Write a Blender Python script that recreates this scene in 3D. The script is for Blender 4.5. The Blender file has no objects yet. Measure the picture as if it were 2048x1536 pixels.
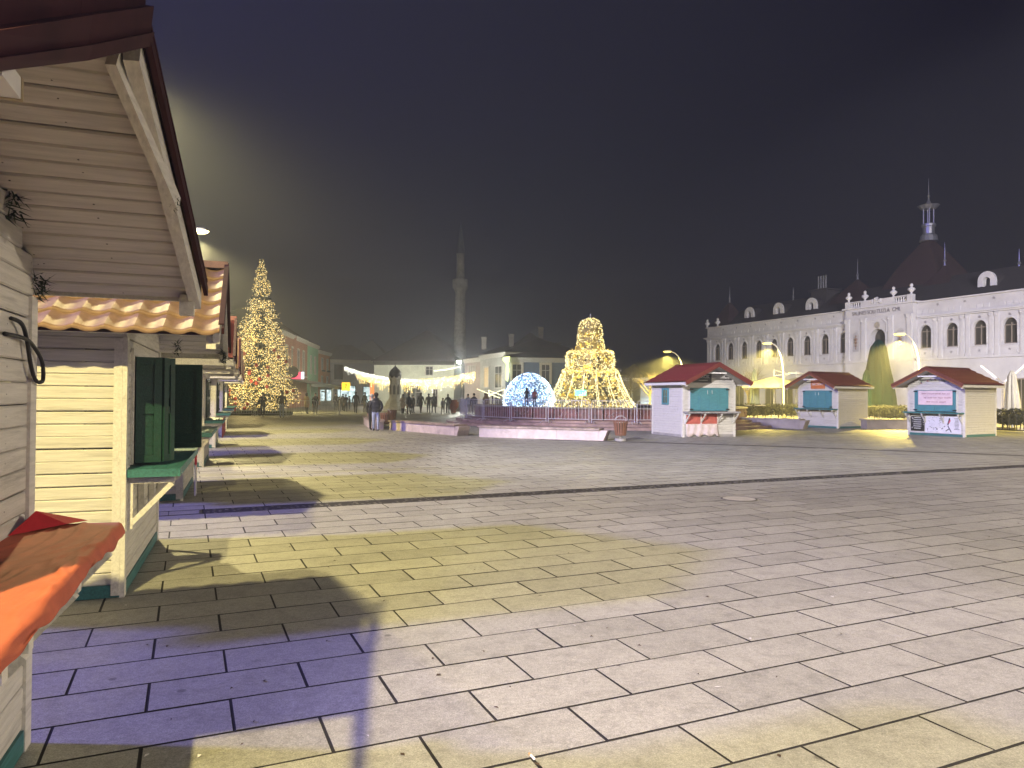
import bpy, bmesh, math, random
from mathutils import Vector, Matrix
random.seed(7)
S = bpy.context.scene
COL = S.collection
PI = math.pi

# ------------------------------------------------------------------ camera, world, exposure
CAM_H = 1.63
cam = bpy.data.objects.new('camera', bpy.data.cameras.new('camera'))
COL.objects.link(cam); S.camera = cam
cam.data.sensor_width = 36; cam.data.lens = 36 * 1440 / 2048
cam.data.clip_start = .05; cam.data.clip_end = 600
_p, _r = math.radians(.7957), math.radians(.4125)
cam.matrix_world = Matrix.Translation((0, 0, CAM_H)) @ (Matrix.Rotation(PI / 2 + _p, 4, 'X') @ Matrix.Rotation(_r, 4, 'Z'))

w = bpy.data.worlds.new('World'); S.world = w; w.use_nodes = True
bg = w.node_tree.nodes['Background']
bg.inputs[0].default_value = (.0009, .0011, .0032, 1); bg.inputs[1].default_value = 1.0
S.view_settings.view_transform = 'Standard'; S.view_settings.look = 'None'
S.view_settings.exposure = 1.48; S.view_settings.gamma = 1
S.render.engine = 'CYCLES'
cy = S.cycles
cy.use_denoising = True; cy.max_bounces = 5; cy.diffuse_bounces = 2; cy.glossy_bounces = 2
cy.transmission_bounces = 2; cy.volume_bounces = 0; cy.transparent_max_bounces = 6
cy.sample_clamp_indirect = 3; cy.caustics_reflective = False; cy.caustics_refractive = False

YEL = (1, .83, .34); YELP = (1, .84, .38); BLU = (.245, .22, 1.0); SOD = (1, .76, .16); WARM = (1, .85, .60)
def lamp_light(name, loc, col, watt, target=None, angle=160, blend=.4, rad=.15):
    d = bpy.data.lights.new(name, 'SPOT'); d.energy = watt; d.color = col
    d.spot_size = math.radians(angle); d.spot_blend = blend; d.shadow_soft_size = rad
    o = bpy.data.objects.new(name, d); COL.objects.link(o); o.location = loc
    t = Vector(target) if target else Vector(loc) - Vector((0, 0, 5))
    o.rotation_euler = (t - Vector(loc)).to_track_quat('-Z', 'Y').to_euler()
    return o
HAZE_DENSITY = .0036

# ------------------------------------------------------------------ maths: a pixel of the 2048 px photograph -> a point
_M = cam.matrix_world.to_3x3()
def ray(px, py): return _M @ Vector((px - 1024, 768 - py, -1440))
def G(px, py, z=0):
    d = ray(px, py); t = (z - CAM_H) / d.z; return Vector((d.x * t, d.y * t, z))
def at(px, py, Y):
    d = ray(px, py); t = Y / d.y; return Vector((d.x * t, Y, CAM_H + d.z * t))

# ------------------------------------------------------------------ materials
MATS = {}
def mat(name, col=(.5, .5, .5), rough=.7, var=.12, scale=6., bump=0., metal=0., emit=None, es=0., stretch=(1, 1, 1), detail=4, dirt=0., world=False, spec=.4, sampling=None):
    if name in MATS: return MATS[name]
    m = bpy.data.materials.new(name); MATS[name] = m; m.use_nodes = True
    nt = m.node_tree; N = nt.nodes; L = nt.links; b = N['Principled BSDF']
    b.inputs['Roughness'].default_value = rough; b.inputs['Metallic'].default_value = metal
    b.inputs['Specular IOR Level'].default_value = spec
    b.inputs['Base Color'].default_value = (*col, 1)
    if var or bump or dirt:
        if world:
            src = N.new('ShaderNodeNewGeometry').outputs['Position']
        else:
            src = N.new('ShaderNodeTexCoord').outputs['Object']
            oi = N.new('ShaderNodeObjectInfo'); va = N.new('ShaderNodeVectorMath'); va.operation = 'MULTIPLY_ADD'
            L.new(oi.outputs['Random'], va.inputs[0]); va.inputs[1].default_value = (37, 91, 53); L.new(src, va.inputs[2]); src = va.outputs[0]
        mp = N.new('ShaderNodeMapping'); L.new(src, mp.inputs[0]); mp.inputs['Scale'].default_value = stretch
        n = N.new('ShaderNodeTexNoise'); n.inputs['Scale'].default_value = scale; n.inputs['Detail'].default_value = detail; n.inputs['Roughness'].default_value = .65
        L.new(mp.outputs[0], n.inputs['Vector'])
        cr = N.new('ShaderNodeValToRGB'); e = cr.color_ramp.elements
        e[0].position = .28; e[1].position = .72
        e[0].color = (*[c * (1 - 2.2 * var) for c in col], 1); e[1].color = (*[min(1, c * (1 + 1.1 * var)) for c in col], 1)
        L.new(n.outputs['Fac'], cr.inputs[0]); out = cr.outputs[0]
        if dirt:
            n2 = N.new('ShaderNodeTexNoise'); n2.inputs['Scale'].default_value = scale * .33; n2.inputs['Detail'].default_value = 6; n2.inputs['Roughness'].default_value = .72
            L.new(mp.outputs[0], n2.inputs['Vector'])
            r2 = N.new('ShaderNodeMapRange'); r2.inputs[1].default_value = .55; r2.inputs[2].default_value = .75; L.new(n2.outputs['Fac'], r2.inputs[0])
            r3 = N.new('ShaderNodeMath'); r3.operation = 'MULTIPLY'; r3.inputs[1].default_value = dirt; L.new(r2.outputs[0], r3.inputs[0])
            mx = N.new('ShaderNodeMixRGB'); L.new(r3.outputs[0], mx.inputs[0]); L.new(out, mx.inputs[1]); mx.inputs[2].default_value = (.06, .05, .045, 1); out = mx.outputs[0]
        L.new(out, b.inputs['Base Color'])
        if bump:
            bp = N.new('ShaderNodeBump'); bp.inputs['Strength'].default_value = bump; bp.inputs['Distance'].default_value = .02
            L.new(n.outputs['Fac'], bp.inputs['Height']); L.new(bp.outputs[0], b.inputs['Normal'])
    if emit:
        b.inputs['Emission Color'].default_value = (*emit, 1); b.inputs['Emission Strength'].default_value = es
        if sampling: m.cycles.emission_sampling = sampling
    return m

def paving_mat():
    m = bpy.data.materials.new('paving_stone'); m.use_nodes = True
    nt = m.node_tree; N = nt.nodes; L = nt.links; b = N['Principled BSDF']
    pos = N.new('ShaderNodeNewGeometry').outputs['Position']
    def noise(s, d=3, r=.6, st=None):
        n = N.new('ShaderNodeTexNoise'); n.inputs['Scale'].default_value = s; n.inputs['Detail'].default_value = d; n.inputs['Roughness'].default_value = r
        L.new(pos, n.inputs['Vector']); return n.outputs['Fac']
    def rng(v, a, b_, c, d):
        r = N.new('ShaderNodeMapRange'); r.inputs[1].default_value = a; r.inputs[2].default_value = b_; r.inputs[3].default_value = c; r.inputs[4].default_value = d
        L.new(v, r.inputs[0]); return r.outputs[0]
    def mul(a, b_):
        q = N.new('ShaderNodeMath'); q.operation = 'MULTIPLY'
        for i, v in enumerate((a, b_)):
            if isinstance(v, (int, float)): q.inputs[i].default_value = v
            else: L.new(v, q.inputs[i])
        return q.outputs[0]
    speck = noise(125, 2, .85)
    att = N.new('ShaderNodeAttribute'); att.attribute_name = 'tint'
    oi = N.new('ShaderNodeObjectInfo')
    val = rng(speck, .28, .72, .58, 1.36)
    val = mul(val, rng(att.outputs['Fac'], 0, 1, .88, 1.08))
    val = mul(val, rng(noise(1.1, 6, .7), .35, .7, 1.05, .86))
    val = mul(val, rng(noise(7, 4, .7), .48, .74, 1.04, .74))
    val = mul(val, rng(noise(34, 3, .8), .32, .68, .80, 1.18))
    # trodden gum: round dark spots here and there
    vo = N.new('ShaderNodeTexVoronoi'); vo.inputs['Scale'].default_value = 1.9; L.new(pos, vo.inputs['Vector'])
    spot = rng(vo.outputs['Distance'], .035, .055, 1, 0)
    sel = N.new('ShaderNodeSeparateColor'); L.new(vo.outputs['Color'], sel.inputs[0])
    spot = mul(spot, rng(sel.outputs[0], .38, .4, 0, 1))
    val = mul(val, rng(spot, 0, 1, 1, .5))
    mx = N.new('ShaderNodeMixRGB'); mx.blend_type = 'MULTIPLY'; mx.inputs[0].default_value = 1
    mx.inputs[1].default_value = (.298, .290, .252, 1); L.new(val, mx.inputs[2]); L.new(mx.outputs[0], b.inputs['Base Color'])
    L.new(rng(noise(2.3, 5, .7), .3, .7, .42, .68), b.inputs['Roughness'])
    b.inputs['Specular IOR Level'].default_value = .35
    bp = N.new('ShaderNodeBump'); bp.inputs['Strength'].default_value = .35; bp.inputs['Distance'].default_value = .004
    L.new(speck, bp.inputs['Height']); L.new(bp.outputs[0], b.inputs['Normal'])
    return m
M_PAVE = paving_mat()
def white_paint(name, col=(.62, .59, .54), dirt=.55): return mat(name, col, .6, .1, 5, .25, stretch=(.6, 9, 9), dirt=dirt, detail=6)
M_WHITE = white_paint('white_painted_board'); M_TRIM = white_paint('white_painted_trim', (.66, .63, .58), .35)
M_SOFF = white_paint('white_painted_soffit', (.6, .56, .52), .35)
M_TEAL = mat('teal_paint', (.045, .17, .17), .5, .2, 6, .2, stretch=(.8, 9, 9), dirt=.3)
M_GREEN = mat('dark_green_paint', (.010, .047, .034), .45, .2, 6, .2, stretch=(.8, 9, 9), dirt=.3)
M_TURQ = mat('turquoise_paint', (.07, .25, .29), .5, .15, 6, .15, stretch=(.8, 9, 9), dirt=.2)
M_TILE = mat('maroon_metal_tile', (.25, .155, .10), .58, .14, 9, .05, metal=.12, spec=.3)
M_TILER = mat('red_metal_tile', (.17, .030, .024), .45, .1, 7, .03, metal=.15)
M_TILEB = mat('brown_metal_tile', (.16, .045, .028), .45, .12, 7, .03, metal=.1)
M_FLASH = mat('dark_maroon_flashing', (.045, .014, .016), .7, .15, 5, 0, spec=.15)
M_DARK = mat('near_black', (.012, .012, .014), .6, 0)
M_IRON = mat('black_iron', (.02, .02, .022), .45, .1, 20, 0, metal=.3)
M_STEEL = mat('galvanised_steel', (.62, .62, .64), .5, .12, 14, 0, metal=.25)
M_CONC = mat('grey_concrete', (.33, .31, .29), .85, .15, 3, .15, dirt=.35)

# ------------------------------------------------------------------ mesh helpers
class MB:
    def __init__(s): s.v = []; s.f = []; s.mi = []
    def add(s, vs, fs, mi=0):
        o = len(s.v); s.v += [tuple(v) for v in vs]; s.f += [tuple(i + o for i in f) for f in fs]; s.mi += [mi] * len(fs)
        return s
    def box(s, a, b, mi=0, M=None):
        x0, y0, z0 = a; x1, y1, z1 = b
        vs = [Vector(q) for q in ((x0, y0, z0), (x1, y0, z0), (x1, y1, z0), (x0, y1, z0), (x0, y0, z1), (x1, y0, z1), (x1, y1, z1), (x0, y1, z1))]
        if M is not None: vs = [M @ q for q in vs]
        return s.add(vs, ((3, 2, 1, 0), (4, 5, 6, 7), (0, 1, 5, 4), (1, 2, 6, 5), (2, 3, 7, 6), (3, 0, 4, 7)), mi)
    def beam(s, p, q, wd, ht, up=(0, 0, 1), mi=0):
        p = Vector(p); q = Vector(q); x = (q - p); L_ = x.length; x.normalize()
        y = Vector(up).cross(x)
        if y.length < 1e-4: y = Vector((0, 1, 0)).cross(x)
        if y.length < 1e-4: y = Vector((1, 0, 0))
        y.normalize(); z = x.cross(y)
        M = Matrix((x, y, z)).transposed().to_4x4(); M.translation = p
        return s.box((0, -wd / 2, -ht / 2), (L_, wd / 2, ht / 2), mi, M)
    def tube(s, pts, r, n=8, cap=True, mi=0):
        pts = [Vector(p) for p in pts]; rs = r if isinstance(r, (list, tuple)) else [r] * len(pts)
        vs = []; fs = []
        for i, p in enumerate(pts):
            t = (pts[min(i + 1, len(pts) - 1)] - pts[max(i - 1, 0)]).normalized()
            a = Vector((0, 0, 1)) if abs(t.z) < .9 else Vector((1, 0, 0))
            x = t.cross(a).normalized(); y = t.cross(x)
            for k in range(n):
                q = 2 * PI * k / n; vs.append(p + (x * math.cos(q) + y * math.sin(q)) * rs[i])
        for i in range(len(pts) - 1):
            for k in range(n):
                a, b = i * n + k, i * n + (k + 1) % n; fs.append((a, b, b + n, a + n))
        if cap: fs.append(tuple(range(n))[::-1]); fs.append(tuple(range((len(pts) - 1) * n, len(pts) * n)))
        return s.add(vs, fs, mi)
    def lathe(s, prof, n=16, c=(0, 0, 0), mi=0, sx=1, sy=1, a0=0):
        vs = []; fs = []
        for r, z in prof:
            for k in range(n):
                q = a0 + 2 * PI * k / n; vs.append((c[0] + r * math.cos(q) * sx, c[1] + r * math.sin(q) * sy, c[2] + z))
        for i in range(len(prof) - 1):
            for k in range(n):
                a, b = i * n + k, i * n + (k + 1) % n; fs.append((a, b, b + n, a + n))
        fs.append(tuple(range(n))[::-1]); fs.append(tuple(range((len(prof) - 1) * n, len(prof) * n)))
        return s.add(vs, fs, mi)
    def prism(s, poly, y0, y1, mi=0, M=None):   # poly in x,z extruded along y
        n = len(poly)
        vs = [Vector((x, y0, z)) for x, z in poly] + [Vector((x, y1, z)) for x, z in poly]
        if M is not None: vs = [M @ q for q in vs]
        fs = [tuple(range(n)), tuple(range(2 * n - 1, n - 1, -1))] + [((i + 1) % n, i, i + n, (i + 1) % n + n) for i in range(n)]
        return s.add(vs, fs, mi)
    def octa(s, p, r, mi=0):
        x, y, z = p
        return s.add(((x + r, y, z), (x - r, y, z), (x, y + r, z), (x, y - r, z), (x, y, z + r), (x, y, z - r)),
                     ((0, 2, 4), (2, 1, 4), (1, 3, 4), (3, 0, 4), (2, 0, 5), (1, 2, 5), (3, 1, 5), (0, 3, 5)), mi)
    def mesh(s, name, mats, smooth=False):
        me = bpy.data.meshes.new(name); me.from_pydata(s.v, [], s.f)
        for m in (mats if isinstance(mats, (list, tuple)) else [mats]): me.materials.append(m)
        if any(s.mi): me.polygons.foreach_set('material_index', s.mi)
        if smooth: me.polygons.foreach_set('use_smooth', [True] * len(me.polygons))
        me.update(); return me
def tag(o, label=None, cat=None, group=None, kind=None):
    if label: o['label'] = label
    if cat: o['category'] = cat
    if group: o['group'] = group
    if kind: o['kind'] = kind
    return o
def obj(name, mb, m=None, parent=None, smooth=False, kind=None, fix=False):
    me = mb if isinstance(mb, bpy.types.Mesh) else mb.mesh(name, m, smooth)
    if fix:
        bm = bmesh.new(); bm.from_mesh(me); bmesh.ops.recalc_face_normals(bm, faces=bm.faces); bm.to_mesh(me); bm.free()
    o = bpy.data.objects.new(name, me); COL.objects.link(o)
    if parent: o.parent = parent
    if kind: o['kind'] = kind
    return o
def thing(name, label, cat, loc=(0, 0, 0), rz=0, group=None):
    o = bpy.data.objects.new(name, None); COL.objects.link(o); o.location = loc; o.rotation_euler = (0, 0, rz)
    o.empty_display_size = .2
    return tag(o, label, cat, group)
def dup(root, loc, rz, label=None, group=None):
    r = root.copy(); COL.objects.link(r); r.location = loc; r.rotation_euler = (0, 0, rz)
    if label: r['label'] = label
    if group: r['group'] = group
    for ch in list(root.children):
        c = ch.copy(); COL.objects.link(c); c.parent = r
        for g in list(ch.children):
            e = g.copy(); COL.objects.link(e); e.parent = c
    return r
def text(name, body, size, m, parent, loc, rot=(PI / 2, 0, 0), ext=.004, align='CENTER', sx=1, shear=0):
    c = bpy.data.curves.new(name, 'FONT'); c.body = body; c.size = size; c.extrude = ext; c.align_x = align; c.align_y = 'CENTER'; c.shear = shear
    c.materials.append(m); q = bpy.data.objects.new(name, c); COL.objects.link(q)
    me = bpy.data.meshes.new_from_object(q.evaluated_get(bpy.context.evaluated_depsgraph_get())); me.name = name
    bpy.data.objects.remove(q); bpy.data.curves.remove(c)
    o = bpy.data.objects.new(name, me); COL.objects.link(o)
    o.location = loc; o.rotation_euler = rot; o.scale = (sx, 1, 1)
    if parent: o.parent = parent
    return o

# ------------------------------------------------------------------ ground: bed, paving slabs, drain strips
bed = obj('plaza_ground', MB().add([(-260, -60, -.0045), (260, -60, -.0045), (260, 400, -.0045), (-260, 400, -.0045)], [(0, 1, 2, 3)]),
          mat('joint_bed', (.016, .014, .012), .9, .3, 8, 0, world=True))
tag(bed, kind='structure')
PA = math.radians(24.2); C0 = G(75.5, 1530.5)
CX = Vector((math.cos(PA), math.sin(PA), 0)); CY = Vector((-math.sin(PA), math.cos(PA), 0))
SL, SW, GAP = .8, .3975, .0105
def to_px(p):
    q = _M.transposed() @ (Vector(p) - Vector((0, 0, CAM_H)))
    if q.z > -.3: return None
    return (q.x / -q.z * 1440 + 1024, 768 - q.y / -q.z * 1440)
STRIP_K = round((G(1189, 980) - C0).dot(CY) / SW - .5)
slabs = []
for k in range(-9, 150):
    for c in range(-90, 120):
        if k == STRIP_K: continue
        o = C0 + CX * ((c + (.5 if k % 2 else 0)) * SL) + CY * (k * SW)
        m_ = o + CX * SL / 2 + CY * SW / 2
        if m_.y < .6 or m_.y > 64: continue
        q = to_px(m_)
        if q is None or not -260 < q[0] < 2300: continue
        if (m_ - Vector((5.5, 42, 0))).length < 7.6: continue
        slabs.append((m_.length, o, k, c))
slabs.sort(key=lambda t: t[0])
inview = [s for s in slabs if (lambda q: -60 < q[0] < 2110 and q[1] < 1640)(to_px(s[1] + CX * SL / 2 + CY * SW / 2))]
near = set(id(s) for s in inview[:300])
def slab_shape(mb, o, rnd):
    z = [rnd.uniform(-.0018, .0012) for _ in range(4)]; g = GAP / 2; e = .0025
    h = .0058; j_ = [rnd.uniform(-.0016, .0016) for _ in range(4)]; a = [(g + j_[0], h + j_[1]), (SL - g + j_[2], h + j_[1]), (SL - g + j_[2], SW - h + j_[3]), (g + j_[0], SW - h + j_[3])]; b = [(a[0][0] + e, a[0][1] + e), (a[1][0] - e, a[1][1] + e), (a[2][0] - e, a[2][1] - e), (a[3][0] + e, a[3][1] - e)]
    vs = [o + CX * x + CY * y + Vector((0, 0, -.02)) for x, y in a] + [o + CX * x + CY * y + Vector((0, 0, -.004 + z[i])) for i, (x, y) in enumerate(a)] + [o + CX * x + CY * y + Vector((0, 0, z[i])) for i, (x, y) in enumerate(b)]
    mb.add(vs, [(8, 9, 10, 11)]); o_ = len(mb.v) - 12     # worn top, then dirty edges
    for i in range(4): mb.f += [tuple(q + o_ for q in (i, (i + 1) % 4, 4 + (i + 1) % 4, 4 + i)), tuple(q + o_ for q in (4 + i, 4 + (i + 1) % 4, 8 + (i + 1) % 4, 8 + i))]; mb.mi += [1, 1]
rnd = random.Random(3); far = MB(); fart = []
def tint(me, vals):
    at_ = me.attributes.new('tint', 'FLOAT', 'FACE'); at_.data.foreach_set('value', vals)
for s in slabs:
    t = rnd.random()
    if id(s) in near:
        mb = MB(); slab_shape(mb, Vector((0, 0, 0)), rnd); me = mb.mesh('paving_slab', [M_PAVE, MATS['joint_bed']]); tint(me, [t] * 9)
        o = obj('paving_slab', me, None, bed); o.location = s[1]
    else:
        slab_shape(far, s[1], rnd); fart += [t] * 9
me = far.mesh('paving_slabs', [M_PAVE, MATS['joint_bed']]); tint(me, fart); obj('paving_slab_field', me, None, bed, kind='stuff')
apron = obj('outer_pavement', MB().add([(-260, 64.3, -.003), (260, 64.3, -.003), (260, 400, -.003), (-260, 400, -.003)], [(0, 1, 2, 3)]), mat('far_paving', (.26, .245, .23), .65, .12, .7, 0, world=True)); tag(apron, kind='structure')

M_COB = mat('dark_cobble', (.12, .11, .10), .7, .35, 25, .3, world=True)
def cobbles(name, pts, wd, dz=0, size=.085):
    mb = MB(); r = random.Random(5)
    for i in range(len(pts) - 1):
        a, b = pts[i], pts[i + 1]; d = (b - a); L_ = d.length; d.normalize(); nrm = Vector((-d.y, d.x, 0))
        for j in range(int(L_ / size)):
            for k in range(int(wd / size)):
                c = a + d * ((j + .5 + r.uniform(-.18, .18)) * size) + nrm * ((k + .5 + r.uniform(-.15, .15)) * size - wd / 2)
                h = dz + r.uniform(-.012, .004); q = size * r.uniform(.36, .46); an = r.uniform(0, 1.5)
                ring = [(math.cos(an + i_ * PI / 2.5) , math.sin(an + i_ * PI / 2.5)) for i_ in range(5)]
                vs = [c + Vector((x * q, y * q, dz - .025)) for x, y in ring] + [c + Vector((x * q * .75, y * q * .75, h)) for x, y in ring]
                mb.add(vs, [(5, 6, 7, 8, 9)] + [(i_, (i_ + 1) % 5, 5 + (i_ + 1) % 5, 5 + i_) for i_ in range(5)])
    return tag(obj(name, mb, M_COB), kind='structure')
s0 = C0 + CY * ((STRIP_K + .5) * SW)
cobbles('drain_strip', [s0 + CX * ((G(408, 1024) - s0).dot(CX)), s0 + CX * 28], SW * .94)
arc = [G(1080, 879), G(1324, 886), G(1560, 893), G(1800, 902), G(2060, 912)]
ab = MB()
for i in range(len(arc) - 1):
    d = (arc[i + 1] - arc[i]).normalized(); n_ = Vector((-d.y, d.x, 0)) * .19
    ab.add([arc[i] - n_ + Vector((0, 0, .004)), arc[i + 1] - n_ + Vector((0, 0, .004)), arc[i + 1] + n_ + Vector((0, 0, .004)), arc[i] + n_ + Vector((0, 0, .004))], [(0, 1, 2, 3)])
tag(obj('curved_drain_strip', ab, M_COB), kind='structure')
# drain cover with three bays at the end of the strip, round manhole further out
dc = thing('drain_cover', 'rectangular three-bay drain cover at the near end of the cobbled strip', 'drain cover', s0 + CX * ((G(408, 1024) - s0).dot(CX) - .62), PA)
obj('frame', MB().box((-.62, -.19, -.027), (.6, -.17, .004)).box((-.62, .17, -.027), (.6, .19, .004)).box((.56, -.17, -.027), (.6, .17, .004)).box((-.62, -.17, -.027), (-.58, .17, .004)), M_IRON, dc)
for i in range(3): obj('bay', MB().box((-.57 + i * .38, -.165, -.02), (-.2 + i * .38, .165, .001)), M_PAVE, dc)
mh = thing('manhole_cover', 'round pale manhole cover with dark rim set in the open paving', 'manhole cover', G(1478, 998))
obj('rim', MB().lathe([(.275, -.01), (.275, .009), (.255, .009), (.255, .006)], 28), mat('worn_rim', (.12, .115, .1), .6, .1), mh)
obj('lid', MB().lathe([(.25, -.01), (.25, .008), (.1, .009)], 28), mat('pale_lid', (.44, .42, .36), .5, .1, 12), mh)
# litter: leaves, cigarette ends, scraps
lit = MB(); r = random.Random(11)
for i in range(240):
    d = 2.2 + 24 * r.random() ** 1.6; p = at(r.uniform(120, 2050), 900, d)
    s = r.uniform(.008, .022); a = r.uniform(0, 6.3); h = r.uniform(.002, .008)
    dx, dy = Vector((math.cos(a), math.sin(a), 0)) * s, Vector((-math.sin(a), math.cos(a), 0)) * s * r.uniform(.3, .7)
    c = Vector((p.x, p.y, .004)); lit.add([c - dx, c - dy + Vector((0, 0, h)), c + dx, c + dy + Vector((0, 0, h * .4))], [(0, 1, 2), (0, 2, 3)], 0 if r.random() < .75 else 1)
tag(obj('litter', lit, [mat('dry_leaf', (.07, .045, .03), .8, .2), mat('paper_scrap', (.6, .58, .55), .8, .1)]), kind='stuff')
bt = thing('cigarette_butt', 'white cigarette butt lying on a joint at the bottom of the picture', 'cigarette butt', G(1064, 1516) + Vector((0, 0, .007)), 2.0)
obj('paper', MB().tube([(-.022, 0, 0), (.012, 0, 0)], .006, 8), mat('cigarette_paper', (.8, .78, .74), .8, 0), bt)
obj('filter', MB().tube([(.012, 0, 0), (.028, 0, 0)], .0061, 8), mat('cork_filter', (.5, .3, .14), .8, 0), bt)

# ------------------------------------------------------------------ market booths
W_, D_, ZR, ZE0, EO, OV = 2.34, 2.34, 2.84, 2.11, .30, .74
_pl = {}
def plank_mesh(L_, wd, m, th=.02):
    key = (round(L_, 2), round(wd, 3), m.name, th)
    if key not in _pl:
        w2 = wd - .004; c = .007
        prof = [(0, 0), (0, -th + c), (c, -th), (w2 - c, -th), (w2, -th + c), (w2, 0)]   # z, y
        vs = [(x, y, z) for x in (0, key[0]) for z, y in prof]; n = 6
        fs = [tuple(range(n))[::-1], tuple(range(n, 2 * n))] + [(i, (i + 1) % n, (i + 1) % n + n, i + n) for i in range(n)]
        _pl[key] = MB().add(vs, fs).mesh('plank', m)
    return _pl[key]
def plank(parent, p, q, out, wd, m, name='plank', th=.02, joined=None):
    p = Vector(p); q = Vector(q); x = q - p; L_ = x.length
    if L_ < .03: return
    x.normalize(); y = -Vector(out).normalized(); z = x.cross(y)
    M = Matrix((x, y, z)).transposed().to_4x4(); M.translation = p
    me = plank_mesh(L_, wd, m, th)
    if joined is not None:
        joined.add([M @ v.co for v in me.vertices], [tuple(f.vertices) for f in me.polygons]); return
    M = M @ Matrix.Translation((0, RJ.uniform(-.0025, .0015), RJ.uniform(-.0015, .0015))) @ Matrix.Rotation(RJ.uniform(-.002, .002), 4, 'Y') @ Matrix.Rotation(RJ.uniform(-.02, .02), 4, 'X')
    o = bpy.data.objects.new(name, me); COL.objects.link(o); o.parent = parent; o.matrix_local = M
    for xx in (.025, .05, L_ * .5, L_ - .05, L_ - .025):
        if RJ.random() < .75: NAILS.setdefault(parent, []).append((M @ Vector((xx, -th - .0005, wd * RJ.uniform(.25, .7))), M.to_3x3() @ Vector((0, -1, 0))))
RJ = random.Random(77); NAILS = {}
PW = .098
def wave(y): return .022 * math.sin(y * 2 * PI / .2)
def tile_mesh(m):
    vs = []; fs = []; n = 8
    for j, (s, h) in enumerate(((0, -.016), (0, .014), (.04, .012), (.335, -.006))):
        for i in range(n + 1):
            y = i * .2 / n; vs.append((s, y, h + .026 * (.5 + .5 * math.cos(y * 2 * PI / .2)) ** 1.6))
    for j in range(3):
        for i in range(n): a = j * (n + 1) + i; fs.append((a, a + n + 1, a + n + 2, a + 1))
    return MB().add(vs, fs).mesh('roof_tile', m, True)
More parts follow.
